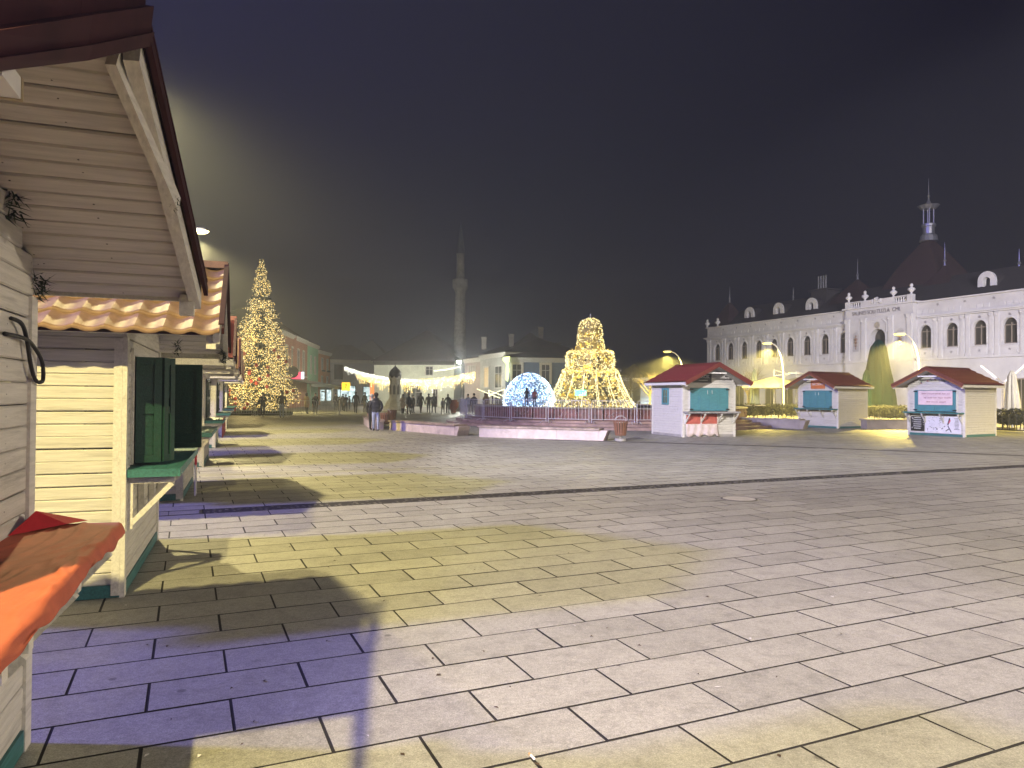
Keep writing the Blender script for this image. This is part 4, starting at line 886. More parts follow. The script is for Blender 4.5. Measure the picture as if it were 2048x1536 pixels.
# stone pillar fountain with a dark dome
kp = thing('pillar_fountain', 'small white octagonal stone pillar with a dark onion dome and stepped base', 'monument', at(790, 790, 66)); kp.location.z = 0; kp.scale = (.70, .70, .76)
M_KS = mat('pale_monument_stone', (.70, .68, .6), .7, .15, 2, .1, dirt=.15)
for rr, z0, z1 in ((1.75, 0, .3), (1.5, .3, .6), (1.28, .6, .95), (1.12, .95, 1.25)): obj('step', MB().lathe([(rr, z0), (rr, z1 - .03), (rr - .04, z1)], 8, a0=PI / 8), M_KS, kp)
obj('shaft', MB().lathe([(.86, 1.25), (.86, 1.45), (.76, 1.5), (.72, 3.7), (.84, 3.85), (.9, 4.0)], 8, a0=PI / 8), M_KS, kp)
for k in range(8):
    a = k * PI / 4; M = Matrix.Rotation(a, 4, 'Z') @ Matrix.Translation((0, -.71, 0))
    nq = obj('niche', MB().prism([(-.16, 2.0), (-.16, 2.9), (0, 3.2), (.16, 2.9), (.16, 2.0)], -.035, .02, 0, M), mat('niche_grey', (.2, .2, .18), .8, .1), kp, fix=True)
    c = Vector((.86 * math.sin(a), -.86 * math.cos(a), 4.0)); obj('battlement', MB().prism([(-.14, 4.0), (0, 4.22), (.14, 4.0)], -.05, .05, 0, Matrix.Rotation(a, 4, 'Z') @ Matrix.Translation((0, -.83, 0))), M_KS, kp, fix=True)
obj('dome', MB().lathe([(.7, 4.0), (.82, 4.25), (.8, 4.6), (.6, 4.95), (.3, 5.2), (.1, 5.4), (.03, 5.55)], 16), mat('dark_dome', (.03, .028, .03), .35, .1, metal=.4), kp, True)
obj('finial', MB().tube([(0, 0, 5.5), (0, 0, 5.95)], .025, 6).octa((0, 0, 5.75), .08), M_IRON, kp)
# curtain of icicle lights across the street
ic = thing('icicle_light_curtain', 'sagging curtain of warm icicle lights strung across the street behind the pillar', 'string lights')
a, b = at(688, 733, 80), at(951, 744, 80); ptsy = []; ptsw = []; line = []
for i in range(61):
    t_ = i / 60; p = a.lerp(b, t_); p.z -= 1.25 * 4 * t_ * (1 - t_) * (1 - .15 * t_); line.append(p)
r = random.Random(31)
for i in range(1, 232):
    t_ = i / 232; p = a.lerp(b, t_); p.z -= 1.25 * 4 * t_ * (1 - t_) * (1 - .15 * t_); L_ = (1.5 if i % 4 == 0 else .9) * r.uniform(.7, 1.1) * (.55 if t_ < .1 else 1)
    for k in range(int(L_ / .13)):
        (ptsw if t_ < .1 or k < 2 and t_ < .55 or r.random() < .2 else ptsy).append(p + Vector((r.gauss(0, .03), r.gauss(0, .1), -.13 * k + r.gauss(0, .03))))
obj('cable', MB().tube(line, .02, 5), M_IRON, ic)
bulbs(ptsy, .05, 'icicle_amber_light', (1, .74, .2), 1.5, ic); bulbs(ptsw, .05, 'icicle_white_light', (.95, .95, .82), 1.5, ic)
for k in range(3): q = line[12 + 14 * k]; glow(ic, (q.x, q.y + 2.0, q.z - .4), (1, .96, .76), 190, .5)
for k, (p0, p1) in enumerate(((at(868, 742, 79), at(922, 733, 79)),)):
    tag(obj('light_string', MB().tube([p0, p0.lerp(p1, .5) + Vector((0, 0, -.08)), p1], .05, 5), mat('string_glow', (1, 1, .8), .5, 0, emit=(1, 1, .75), es=1.1)), 'straight bright light string rising to the white street light', 'string lights')

# ------------------------------------------------------------------ long white hotel front on the right
FA = Vector((23.6, 87, 0)); fd = Vector((.409, -.912, 0)).normalized(); FRZ = math.atan2(fd.y, fd.x)
ho = thing('palace_building', 'long white two-storey palace front with arched windows, balustrade and dark domed roof', 'palace', FA, FRZ)
M_FAC = mat('white_facade', (.62, .60, .58), .8, .07, .6, .04, dirt=.12); M_FACT = mat('white_facade_trim', (.66, .64, .62), .75, .06, 1.5, .05, dirt=.1)
M_ROOFH = mat('maroon_roof', (.042, .022, .024), .6, .12, 2, .05); M_ROOFK = mat('dark_slate_roof', (.035, .03, .032), .8, .15, 2)
M_WF = mat('brown_window_frame', (.30, .25, .19), .6, .1); M_WG = mat('smoky_glass', (.055, .05, .035), .15, .1, 3, spec=.6)
XL, XC, XE = 0.0, 24.0, 46.0; YB = 16
def arch(x, z, w2, hs, n=9, k=1.0): return [(x - w2, z), (x - w2, hs)] + [(x + w2 * math.cos(q), hs + w2 * k * math.sin(q)) for q in [PI - i * PI / n for i in range(1, n)]] + [(x + w2, hs), (x + w2, z)]
wins = [(1.74 + 2.265 * i, .49) for i in range(9)] + [(28.25 + 2.31 * i, .52) for i in range(8)]
# wall with real arched openings: piers, spandrels, sills
obj('ground_storey', MB().box((XL, 0, 0), (20.45, YB, 4.75)).box((20.45, -.45, 0), (27.45, YB, 4.75)).box((27.45, 0, 0), (XE, YB, 4.75)), M_FAC, ho)
up = MB(); edges = [XL] + [v for x, w2 in wins for v in (x - w2, x + w2)] + [XE]
def ring(x, w2, z0, hs, z1, xa, xb, y0, y1, mb):
    a = arch(x, z0, w2, hs); n = len(a)
    outer = []
    for px_, pz in a:
        if pz <= hs + 1e-6: outer.append((xa if px_ < x else xb, pz))
        else:
            dx, dz = (px_ - x) / w2, (pz - hs) / w2
            s_ = min((xb - x) / max(abs(dx), 1e-4), (z1 - hs) / max(dz, 1e-4)); outer.append((x + dx * s_, hs + dz * s_))
    vs = [(p[0], y0, p[1]) for p in a] + [(p[0], y0, p[1]) for p in outer] + [(p[0], y1, p[1]) for p in a]
    fs = []
    for i in range(n - 1): fs += [(i, i + 1, n + i + 1, n + i), (i + 1, i, 2 * n + i, 2 * n + i + 1)]
    # close the two upper corners
    vs += [(xa, y0, z1), (xb, y0, z1)]; k = 3 * n
    li = max(i for i in range(n) if outer[i][0] <= xa + 1e-4); ri = min(i for i in range(n) if outer[i][0] >= xb - 1e-4)
    if outer[li][1] < z1 - 1e-4 and li + 1 < n: fs.append((n + li, n + li + 1, k))
    if outer[ri][1] < z1 - 1e-4: fs.append((n + ri - 1, n + ri, k + 1))
    mb.add(vs, fs)
PZ0, PZ1 = 4.95, 8.32
for i, (x, w2) in enumerate(wins):
    sp = 1.13; xa, xb = x - sp, x + sp
    up.box((xa, 0, PZ0), (xb, .3, 5.76)); ring(x, w2, 5.76, 7.75 - w2, PZ1, xa, xb, 0, .3, up)
prev = XL; spans = [(x - 1.13, x + 1.13) for x, _ in wins]
for a_, b_ in spans + [(XE, XE)]:
    if a_ > prev + .01 and not (20.3 < prev < 21.2 and a_ > 26): up.box((prev, 0, PZ0), (a_, .3, PZ1))
    prev = b_
for lo in (True, False):
    wg = MB(); sel = [i for i, f in enumerate(up.f) if (sum(up.v[k][0] for k in f) / len(f) < 24) == lo]; wg.add(up.v, [up.f[i] for i in sel]); me = wg.mesh('upper_wall', M_FAC); bm = bmesh.new(); bm.from_mesh(me); bmesh.ops.delete(bm, geom=[v for v in bm.verts if not v.link_faces], context='VERTS'); bm.to_mesh(me); bm.free(); obj('upper_wall', me, None, ho)
obj('inner_wall', MB().box((XL + .3, .31, PZ0), (XE, .6, 9)).box((XL, .31, PZ0), (XL + .29, YB, 9)), M_FAC, ho)
cb_ = MB().box((20.45, -.45, PZ0), (23.05, .25, 8.9)).box((24.85, -.45, PZ0), (27.45, .25, 8.9)).box((23.05, -.45, 8.4), (24.85, .25, 8.9))
obj('centre_bay', cb_, M_FAC, ho); cr_ = MB(); ring(23.95, .78, PZ0, 7.0, 8.4, 23.05, 24.85, -.45, .2, cr_); obj('centre_arch', cr_, M_FAC, ho)
for i, (x, w2) in enumerate(wins):
    wo = obj('window', MB().box((x - .03, .17, 5.77), (x + .03, .24, 7.4)).box((x - w2, .17, 7.18), (x + w2, .24, 7.25)).box((x - w2, .17, 5.765), (x - w2 + .06, .24, 7.18)).box((x + w2 - .06, .17, 5.765), (x + w2, .24, 7.18)).box((x - w2 + .06, .18, 5.765), (x - .03, .24, 5.86)).box((x + .03, .18, 5.765), (x + w2 - .06, .24, 5.86)), M_WF, ho)
    obj('pane', MB().box((x - w2 - .05, .25, 5.7), (x + w2 + .05, .27, 7.8)), M_WG, wo)
    a = arch(x, 5.9, w2 + .03, 7.75 - w2, 12); b = arch(x, 5.9, w2 + .17, 7.75 - w2, 12); n = len(a)
    vs = [(p[0], -.06, p[1]) for p in a] + [(p[0], -.06, p[1]) for p in b] + [(p[0], .0, p[1]) for p in b] + [(p[0], .0, p[1]) for p in a]
    obj('surround', MB().add(vs, [f for j in range(n - 1) for f in ((j, j + 1, n + j + 1, n + j), (n + j, n + j + 1, 2 * n + j + 1, 2 * n + j), (j + 1, j, 3 * n + j, 3 * n + j + 1))]), M_FACT, wo)
    obj('sill', MB().box((x - .62, -.16, 5.68), (x + .62, -.003, 5.755)), M_FACT, wo)
    ap = MB().prism([(x - .55, 5.66), (x - .5, 5.2), (x - .6, 5.02), (x + .6, 5.02), (x + .5, 5.2), (x + .55, 5.66)], -.05, -.003)
    obj('apron', ap, M_FACT, wo, fix=True)
    obj('rosette', MB().lathe([(.11, -.0), (.09, .05), (.03, .07)], 8, (0, 0, 0)), mat('grey_ornament', (.30, .28, .28), .8, .1), wo).matrix_local = Matrix.Translation((x, -.003, 8.02)) @ Matrix.Rotation(PI / 2, 4, 'X')
    mb = MB(); 
    for q in range(5): a_ = q * 2 * PI / 5 + .3; mb.beam((x, -.055, 5.36), (x + .13 * math.cos(a_), -.06, 5.36 + .13 * math.sin(a_)), .02, .035)
    obj('ornament', mb, MATS['grey_ornament'], wo)
# pilaster pairs with capitals
pil = [XL + .18, XL + .5] + [v for i in range(8) for v in (1.74 + 2.265 * (i + .5) - .22, 1.74 + 2.265 * (i + .5) + .22)] + [v for i in range(7) for v in (28.25 + 2.31 * (i + .5) - .22, 28.25 + 2.31 * (i + .5) + .22)]
for x in pil:
    p = obj('pilaster', MB().box((x - .14, -.09, 5.1), (x + .14, -.003, 7.95)).box((x - .18, -.12, 4.95), (x + .18, -.003, 5.095)), M_FACT, ho)
    obj('capital', MB().box((x - .18, -.15, 8.2), (x + .18, -.003, 8.3)).prism([(x - .13, 7.955), (x + .13, 7.955), (x + .18, 8.195), (x - .18, 8.195)], -.13, -.003).octa((x - .14, -.14, 8.1), .06).octa((x + .14, -.14, 8.1), .06).octa((x, -.14, 8.05), .07), M_FACT, p)
for x in (20.75, 22.55, 25.35, 27.15):
    p = obj('pilaster', MB().box((x - .22, -.58, 5.1), (x + .22, -.453, 8.35)).box((x - .27, -.62, 4.95), (x + .27, -.453, 5.095)), M_FACT, ho)
    obj('capital', MB().box((x - .28, -.66, 8.72), (x + .28, -.453, 8.85)).prism([(x - .2, 8.355), (x + .2, 8.355), (x + .27, 8.715), (x - .27, 8.715)], -.62, -.453).octa((x - .2, -.63, 8.55), .09).octa((x + .2, -.63, 8.55), .09), M_FACT, p)
def course(name, z0, z1, pr, prc): return obj(name, MB().box((XL - pr, -pr, z0), (20.45 - .003, -.003, z1)).box((20.45 - prc, -.45 - prc, z0), (27.45 + prc, -.453, z1)).box((27.453, -pr, z0), (XE, -.003, z1)).box((XL - pr, -.003, z0), (XL - .003, YB, z1)), M_FACT, ho)
course('string_course', 4.755, 4.945, .14, .12)
obj('entablature', MB().box((XL, 0, 8.325), (20.447, .3, 9.7)).box((20.45, -.45, 8.905), (27.45, .3, 9.75)).box((27.453, 0, 8.325), (XE, .3, 9.7)).box((XL, .303, 8.325), (XL + .29, YB, 9.7)), M_FAC, ho)
obj('cornice', MB().box((XL - .34, -.34, 8.44), (20.2, -.003, 8.56)).box((XL - .2, -.2, 8.33), (20.2, -.003, 8.435)).box((27.7, -.34, 8.44), (XE, -.003, 8.56)).box((27.7, -.2, 8.33), (XE, -.003, 8.435)).box((XL - .34, 0, 8.44), (XL - .003, YB, 8.56)), M_FACT, ho)
obj('coping', MB().box((XL - .16, -.2, 9.705), (20.2, .35, 9.82)).box((20.2, -.62, 9.755), (27.7, .35, 9.9)).box((27.7, -.2, 9.705), (XE, .35, 9.82)).box((XL - .16, .35, 9.705), (XL + .4, YB, 9.82)), M_FACT, ho)
for x, _ in wins:
    for q in (-.55, 0, .55): obj('frieze_panel', MB().box((x + q - .22, -.05, 8.75), (x + q + .22, -.003, 9.05)), M_FACT, ho)
    obj('scroll', MB().lathe([(.1, 0), (.08, .05)], 8), MATS['grey_ornament'], ho).matrix_local = Matrix.Translation((x + 1.1, -.003, 9.4)) @ Matrix.Rotation(PI / 2, 4, 'X')
text('lettering', 'SALINES\u00b7SOLI\u00b7TUZLA  CML', .50, mat('grey_lettering', (.16, .14, .14), .7, 0), ho, (23.75, -.46, 9.33), ext=.02, sx=.86)
# centre bay: niches, roundel, big door glass
for x in (21.65, 26.25):
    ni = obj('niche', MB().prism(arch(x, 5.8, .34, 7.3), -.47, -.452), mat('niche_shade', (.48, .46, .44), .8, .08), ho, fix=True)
    mb = MB(); 
    for z, s_ in ((6.1, .1), (6.35, .14), (6.65, .2), (6.95, .22), (7.25, .1)): mb.octa((x, -.5, z), s_)
    obj('crest_figure', mb, mat('crest_bronze', (.30, .20, .13), .6, .2), ni)
obj('roundel', MB().lathe([(.3, 0), (.26, .06), (.2, .02)], 16), mat('stone_roundel', (.40, .36, .28), .8, .1), ho).matrix_local = Matrix.Translation((23.9, -.453, 8.1)) @ Matrix.Rotation(PI / 2, 4, 'X')
obj('arch_hood', MB().beam((22.95, -.5, 8.55), (24.5, -.5, 8.62), .1, .08).beam((24.5, -.5, 8.62), (24.95, -.5, 8.15), .1, .08).beam((24.95, -.5, 8.15), (24.9, -.5, 7.4), .1, .07), M_FACT, ho)
obj('great_window', MB().box((23.05, .2, PZ0), (24.85, .24, 8.3)), M_WG, ho)
# balustrade, urns, crest
ba = obj('balustrade', MB().box((20.5, -.55, 9.905), (20.95, -.1, 10.5)).box((22.2, -.5, 9.905), (25.6, -.15, 10.45)).box((26.95, -.55, 9.905), (27.4, -.1, 10.5)).box((20.95, -.5, 10.38), (22.2, -.15, 10.48)).box((25.6, -.5, 10.38), (26.95, -.15, 10.48)), M_FACT, ho)
for x in [21.1 + .24 * i for i in range(5)] + [25.75 + .24 * i for i in range(5)]: obj('baluster', MB().lathe([(.07, 9.905), (.09, 10.05), (.05, 10.2), (.07, 10.38)], 8, (x, -.33, 0)), M_FACT, ba)
for x, z in ((20.72, 10.5), (22.5, 10.45), (25.45, 10.45), (27.18, 10.5), (.35, 9.82), (2.2, 9.82)):
    obj('bust', MB().lathe([(.16, 0), (.09, .08), (.08, .16), (.3, .38), (.3, .5), (.1, .62), (.14, .74), (.13, .86), (.03, .95)], 10, (x, -.3, z)), M_FACT, ho, True)
mb = MB(); r = random.Random(14)
for i in range(26): mb.octa((23.9 + r.gauss(0, .3), -.52 + r.uniform(-.08, .08), 10.35 + abs(r.gauss(0, .26)) - .25), r.uniform(.08, .2))
obj('crest', mb, M_FACT, ho)
# roofs, dormers, spires
def hipr(x0, x1, y0, y1, z0, z1, hx, hy): return [(x0, y0, z0), (x1, y0, z0), (x1, y1, z0), (x0, y1, z0), (x0 + hx, y0 + hy, z1), (x1 - hx, y0 + hy, z1), (x1 - hx, y1 - hy, z1), (x0 + hx, y1 - hy, z1)]
HF = [(0, 1, 5, 4), (1, 2, 6, 5), (2, 3, 7, 6), (3, 0, 4, 7), (4, 5, 6, 7)]
obj('roof', MB().add(hipr(.1, XE, .25, YB, 9.83, 12.3, 3.2, 3.6), HF), M_ROOFK, ho)
def pyr(x, y, h, z0, z1, bulge=.0, n=7, top=.0):
    mb = MB(); P = []
    for i in range(n + 1):
        t_ = i / n; q = h * (1 - t_) + bulge * math.sin(PI * t_) * h + top * t_; z = z0 + (z1 - z0) * t_
        P += [(x - q, y - q, z), (x + q, y - q, z), (x + q, y + q, z), (x - q, y + q, z)]
    fs = [(i * 4 + k, i * 4 + (k + 1) % 4, i * 4 + 4 + (k + 1) % 4, i * 4 + 4 + k) for i in range(n) for k in range(4)]
    return mb.add(P, fs + [(n * 4, n * 4 + 1, n * 4 + 2, n * 4 + 3)])
obj('dome_roof', pyr(24.3, 5.9, 3.45, 9.9, 16.3, .10, 9, .3), M_ROOFH, ho)
def spire(x, y, z0, z1, parent, r=.05): return obj('spire', MB().lathe([(.05 + r, z0), (.03 + r, z0 + .35), (.1 + r, z0 + .45), (.02 + r, z0 + .6), (.02 + r * .6, (z0 + z1) / 2), (r * .35, z1)], 8, (x, y, 0)), mat('silver_spire', (.55, .55, .58), .3, .1, metal=.8), parent)
for x, y, h in ((18.3, 3.7, 2.6), (27.2, 4.0, 2.2)):
    t_ = obj('corner_roof', pyr(x, y, h, 9.9, 13.35, .04, 5, .02), M_ROOFH, ho); spire(x, y, 13.3, 15.4, t_)
t_ = obj('corner_roof', pyr(1.6, 2.0, 1.6, 9.85, 12.9, .04, 5, .02), M_ROOFH, ho); spire(1.6, 2.0, 12.8, 14.7, t_)
for x, z in ((9.8, 12.1), (33.6, 12.0), (42, 12.1)): spire(x, 3.8, z, z + 1.6, ho)
ln = obj('lantern', MB().lathe([(.8, 16.2), (.72, 16.7), (.5, 16.9), (.5, 17.5), (.62, 17.6), (.62, 17.8), (.5, 17.85)], 14, (24.3, 5.9, 0)), MATS['silver_spire'], ho)
for k in range(4): a = PI / 4 + k * PI / 2; obj('lantern_column', MB().tube([(24.3 + .42 * math.cos(a), 5.9 + .42 * math.sin(a), 17.8), (24.3 + .42 * math.cos(a), 5.9 + .42 * math.sin(a), 19.2)], .06, 6), MATS['silver_spire'], ln)
obj('lantern_crown', MB().lathe([(.6, 19.2), (.95, 19.55), (.5, 19.45), (.2, 19.8), (.08, 20.1)], 10, (24.3, 5.9, 0)), MATS['silver_spire'], ln); spire(24.3, 5.9, 20.0, 22.1, ln, .04)
obj('chimney', MB().box((13.6, 2.4, 10.5), (15.6, 4.4, 12.6)).box((13.4, 2.2, 12.6), (15.8, 4.6, 12.75)), M_ROOFK, ho)
for k in range(4): obj('chimney_pipe', MB().tube([(14.05 + .33 * k, 3.0, 12.7), (14.05 + .33 * k, 3.0, 14.2)], .07, 8), MATS['silver_spire'], ho)
for x in (5.85, 10.3, 14.85, 32.7, 37.2):
    z = 10.55; a = arch(x, z, .28, 11.0, 10); b = arch(x, z, .72, 11.0, 10, 1.05); n = len(a)
    vs = [(p[0], 1.1, p[1]) for p in a] + [(p[0], 1.1, p[1]) for p in b] + [(p[0], 1.3, p[1]) for p in b] + [(p[0], 1.5, p[1]) for p in a]
    dmr = obj('dormer', MB().add(vs, [f for j in range(n - 1) for f in ((j, j + 1, n + j + 1, n + j), (n + j, n + j + 1, 2 * n + j + 1, 2 * n + j), (j + 1, j, 3 * n + j, 3 * n + j + 1))]), M_FACT, ho)
    obj('pane', MB().prism(arch(x, z - .2, .34, 11.0, 10), 1.5, 1.52), M_DARK, dmr, fix=True)
    obj('dormer_body', MB().prism(arch(x, z - .2, .70, 10.99, 10), 1.56, 3.2).prism([(x - .7, z - .2), (x - .7, 11), (x - .35, 11), (x - .35, z - .2)], 1.31, 1.55).prism([(x + .35, z - .2), (x + .35, 11), (x + .7, 11), (x + .7, z - .2)], 1.31, 1.55), M_ROOFK, dmr, fix=True)
# ground storey openings
for x in (3.0, 5.6, 8.0, 10.4, 12.8, 15.2, 17.6, 29.5, 33.0, 36.0, 39.5):
    wo = obj('shop_window', MB().box((x - .75, -.06, .25), (x - .68, -.003, 3.1)).box((x + .68, -.06, .25), (x + .75, -.003, 3.1)).box((x - .68, -.06, 3.0), (x + .68, -.003, 3.1)).box((x - .03, -.05, .25), (x + .03, -.003, 3.0)), M_WF, ho)
    obj('pane', MB().box((x - .68, -.012, .25), (x + .68, -.004, 3.0)), M_WG, wo)
obj('door', MB().box((23.1, -.5, .0), (24.8, -.453, 3.4)), mat('red_brown_door', (.14, .06, .04), .5, .15), ho)
obj('balcony', MB().box((.9, -.7, 4.95), (2.5, -.003, 5.02)).box((.9, -.7, 5.5), (2.5, -.66, 5.55)), M_FACT, ho)
for i in range(9): obj('balcony_bar', MB().box((.95 + .18 * i, -.69, 5.02), (.98 + .18 * i, -.67, 5.5)), M_FACT, ho)

# ------------------------------------------------------------------ street lamps
M_POLE = mat('grey_lamp_pole', (.42, .41, .38), .5, .08, 3, metal=.3)
def lamp_post(label, base, head, col, watt, es=14, arm2=None, cone=150):
    base, head = Vector(base), Vector(head)
    t = thing('street_lamp', label, 'street lamp', base, 0, 'street lamps'); h = head - base; hz = Vector((h.x, h.y, 0))
    pts = smooth([Vector((0, 0, 0)), Vector((0, 0, h.z * .5)), Vector((hz.x * .12, hz.y * .12, h.z * .78)), Vector((hz.x * .5, hz.y * .5, h.z * .95)), Vector((hz.x, hz.y, h.z + .06))], 6)
    obj('pole', MB().tube(pts, [.09 - .05 * i / (len(pts) - 1) for i in range(len(pts))], 8).lathe([(.17, 0), (.15, .5), (.1, .55)], 10), M_POLE, t, True)
    d = hz.normalized() if hz.length > .05 else Vector((1, 0, 0)); an = math.atan2(d.y, d.x)
    M = Matrix.Translation(h) @ Matrix.Rotation(an, 4, 'Z')
    hd = obj('lamp_head', MB().add([M @ Vector(v) for v in ((-.12, -.11, .02), (.5, -.14, .02), (.5, .14, .02), (-.12, .11, .02), (-.08, -.07, .14), (.42, -.08, .12), (.42, .08, .12), (-.08, .07, .14))], [(4, 5, 6, 7), (0, 1, 5, 4), (1, 2, 6, 5), (2, 3, 7, 6), (3, 0, 4, 7), (3, 2, 1, 0)]), M_POLE, t)
    obj('lens', MB().lathe([(.04, -.1), (.2, -.07), (.27, .0), (.2, .04)], 14, (0, 0, 0), sx=1.35), mat('lamp_glow_' + str(int(es * 10)) + str(int(col[2] * 100)), col, .5, 0, emit=col, es=es, sampling='NONE'), hd).matrix_local = M @ Matrix.Translation((.22, 0, -.002))
    if arm2:
        q = Vector(arm2); obj('second_arm', MB().tube(smooth([Vector((0, 0, h.z * .45)), Vector((q.x * .2, q.y * .2, h.z * .55)), q], 5), .035, 6).box((q.x - .1, q.y - .12, q.z - .02), (q.x + .6, q.y + .12, q.z + .05)), M_POLE, t)
    L_ = lamp_light('lamp_light', (0, 0, 0), col, watt, None, 164 if col is SOD else cone, .4 if col is SOD else .55, .12); L_.parent = t; L_.matrix_local = M @ Matrix.Translation((.22, 0, -.4))
    return t
lamp_post('tall street lamp behind the left booths, lit white-yellow, leftmost in view', (-12.9, 27.6, 0), (-12.35, 27.7, 7.84), YELP, 2600, 6)
lamp_post('tall street lamp hidden behind the nearest booth roof, only its halo showing', (-8.2, 13.2, 0), (-7.65, 13.3, 7.9), YELP, 1900, 6)
lamp_post('tall street lamp behind the viewer lighting the booth walls', (-2.6, -5.7, 0), (-2.05, -5.4, 10.6), YEL, 5900, 20)
lamp_post('curved yellow street lamp behind the roof of the red-roofed booth', at(1368, 780, 64) * 1 - Vector((0, 0, at(1368, 780, 64).z)), (14.0, 64, 5.5), SOD, 5500, 1.3)
lamp_post('curved yellow street lamp before the palace, between the red-roofed and orange-signed booths', (20.0, 53, 0), (19.0, 53, 5.5), SOD, 5500, 1.3, (.55, .1, 3.3))
lamp_post('curved yellow street lamp before the palace centre, above the booth with the pink banner', (25.5, 45, 0), (24.45, 45, 5.55), SOD, 5500, 1.3, (.6, .1, 3.4))
lamp_post('added lamp hidden behind the lit fir, brightening the house fronts', (-20.6, 58, 0), (-20.2, 58, 6.2), YEL, 1800, 20)  # extra lamp added out of sight to light the street fronts
lamp_post('street lamp on the near right side of the square out of view', (14.5, -9, 0), (13.9, -8.6, 11), (.82, .78, 1), 1500, 20)
lamp_post('street lamp on the right side of the square beyond the picture edge', (27, 6, 0), (26.3, 6, 9.5), WARM, 18500, 20, None, 168)
lamp_post('street lamp far right before the palace out of view', (36, 33, 0), (35, 33, 6), SOD, 5500, 1.3)
f2 = thing('floodlight_mast', 'floodlight mast behind the viewer on the left lighting the far booths and benches', 'floodlight', (-15, -13, 0))
obj('mast', MB().tube([(0, 0, 0), (0, 0, 15.2)], [.16, .08], 8), M_POLE, f2); obj('lamp_bank', MB().box((-.6, -.15, 14.8), (.6, .15, 15.4)), M_POLE, f2)
L_ = lamp_light('lamp_light', (.2, .3, 15), (1, .96, .95), 58000, None, 27, .5, .6); L_.parent = f2; L_.rotation_euler = (Vector((13, 35, 1)) - Vector((-15, -13, 15))).to_track_quat('-Z', 'Y').to_euler()
fill_mast = thing('floodlight_mast', 'added unseen fill light on a mast behind the viewer, narrow bluish beam on the near paving', 'floodlight', tuple(L1(-20, -8, 0)))  # added mast: fills the nearest booth's shadow from the blue flood
obj('mast', MB().tube([(0, 0, 0), (0, 0, 12.2)], [.14, .08], 8), M_POLE, fill_mast); obj('lamp_bank', MB().box((-.3, -.15, 11.8), (.3, .15, 12.4)), M_POLE, fill_mast)
L_ = lamp_light('lamp_light', (.1, .4, 12), (.52, .46, 1.0), 15000, None, 13.5, .7, .5); L_.parent = fill_mast; L_.rotation_euler = (L1(.3, 3.2, 0) - L1(-20, -8, 12)).to_track_quat('-Z', 'Y').to_euler()
ff = thing('floodlight_mast', 'floodlight mast off to the right washing the palace front with pale violet light', 'floodlight', (22, -2, 0))
obj('mast', MB().tube([(0, 0, 0), (0, 0, 12.8)], [.14, .08], 8), M_POLE, ff); obj('lamp_bank', MB().box((-.5, -.15, 12.7), (.5, .15, 13.2)), M_POLE, ff)
L_ = lamp_light('lamp_light', (.1, .3, 12.95), (.93, .89, 1.0), 74000, None, 36, .5, .5); L_.parent = ff; L_.rotation_euler = (Vector((32, 70, 8.5)) - Vector((22, -2, 13))).to_track_quat('-Z', 'Y').to_euler()
wl = thing('wall_lamp', 'bright white street light on the corner of the pinkish grey house', 'street lamp', at(918, 722, 70))
obj('arm', MB().tube([(0, 0, .1), (.1, 1.4, .3)], .05, 6), M_POLE, wl); obj('head', MB().lathe([(.1, .22), (.26, .1), (.28, 0)], 12), M_POLE, wl)
obj('bulb', MB().lathe([(.03, -.24), (.2, -.14), (.22, 0), (.1, .02)], 12), mat('white_bulb_glow', (1, 1, .9), .5, 0, emit=(1, 1, .85), es=20, sampling='NONE'), wl)
L_ = lamp_light('lamp_light', (0, 0, -.5), (1, 1, .88), 800, None, 172, .3, .15); L_.parent = wl; L_.data.type = 'POINT'
w2 = thing('wall_lamp', 'blue-white light high on the pale low house left of the red-roofed booth', 'street lamp', at(1288, 770, 78.5)); obj('head', MB().box((-.2, -.15, -.05), (.2, .2, .06)), M_POLE, w2)
L_ = lamp_light('lamp_light', (0, -.1, -.1), (.7, .9, 1), 500, None, 150, .4, .1); L_.parent = w2
# blue-white floodlight mast beyond the left booths
fm_ = thing('floodlight_mast', 'floodlight mast beyond the left booths casting bluish light over the square', 'floodlight', tuple(P1 + U * 13.5 + NF * -28))
obj('mast', MB().tube([(0, 0, 0), (0, 0, 20.2)], [.16, .08], 8), M_POLE, fm_); obj('lamp_bank', MB().box((-.15, -1.3, 19.7), (.15, 1.3, 20.4)), M_POLE, fm_)
L_ = lamp_light('lamp_light', (.4, 0, 20), BLU, 31000, (14, 14, 0), 72, .3, 1.0); L_.parent = fm_; L_.rotation_euler = (Vector((12, 18, 0)) - fm_.location - Vector((.4, 0, 20))).to_track_quat('-Z', 'Y').to_euler()

# ------------------------------------------------------------------ café terrace before the palace: parasols, planters, bare trees
def closed_parasol(label, x, y, h, w_, m, skirt=.35, pole=None):
    t = thing('closed_parasol', label, 'parasol', (x, y, 0), .3, 'closed parasols on the terrace'); mb = MB(); n = 64; rows = [(.10, h * .10), (1.0, h * .13), (.95, h * .25), (.80, h * .5), (.58, h * .75), (.45, h * .9), (.2, h * .98), (.03, h)]
    for q, z in rows:
        for k in range(n):
            a = 2 * PI * k / n; f = 1 + .2 * math.sin(a * 8 + .5 * z) + .05 * math.sin(a * 17) * min(1, q * 2); mb.v.append((q * w_ * f * math.cos(a), q * w_ * f * math.sin(a), z))
    for i in range(len(rows) - 1):
        for k in range(n): a, b = i * n + k, i * n + (k + 1) % n; mb.f.append((a, b, b + n, a + n))
    mb.mi = [0] * len(mb.f); obj('canopy', mb, m, t, True); obj('pole', MB().tube([(0, 0, 0), (0, 0, h * .2)], .06, 8), M_POLE, t); obj('base', MB().box((-.5, -.5, 0), (.5, .5, .14)), M_CONC, t)
    return t
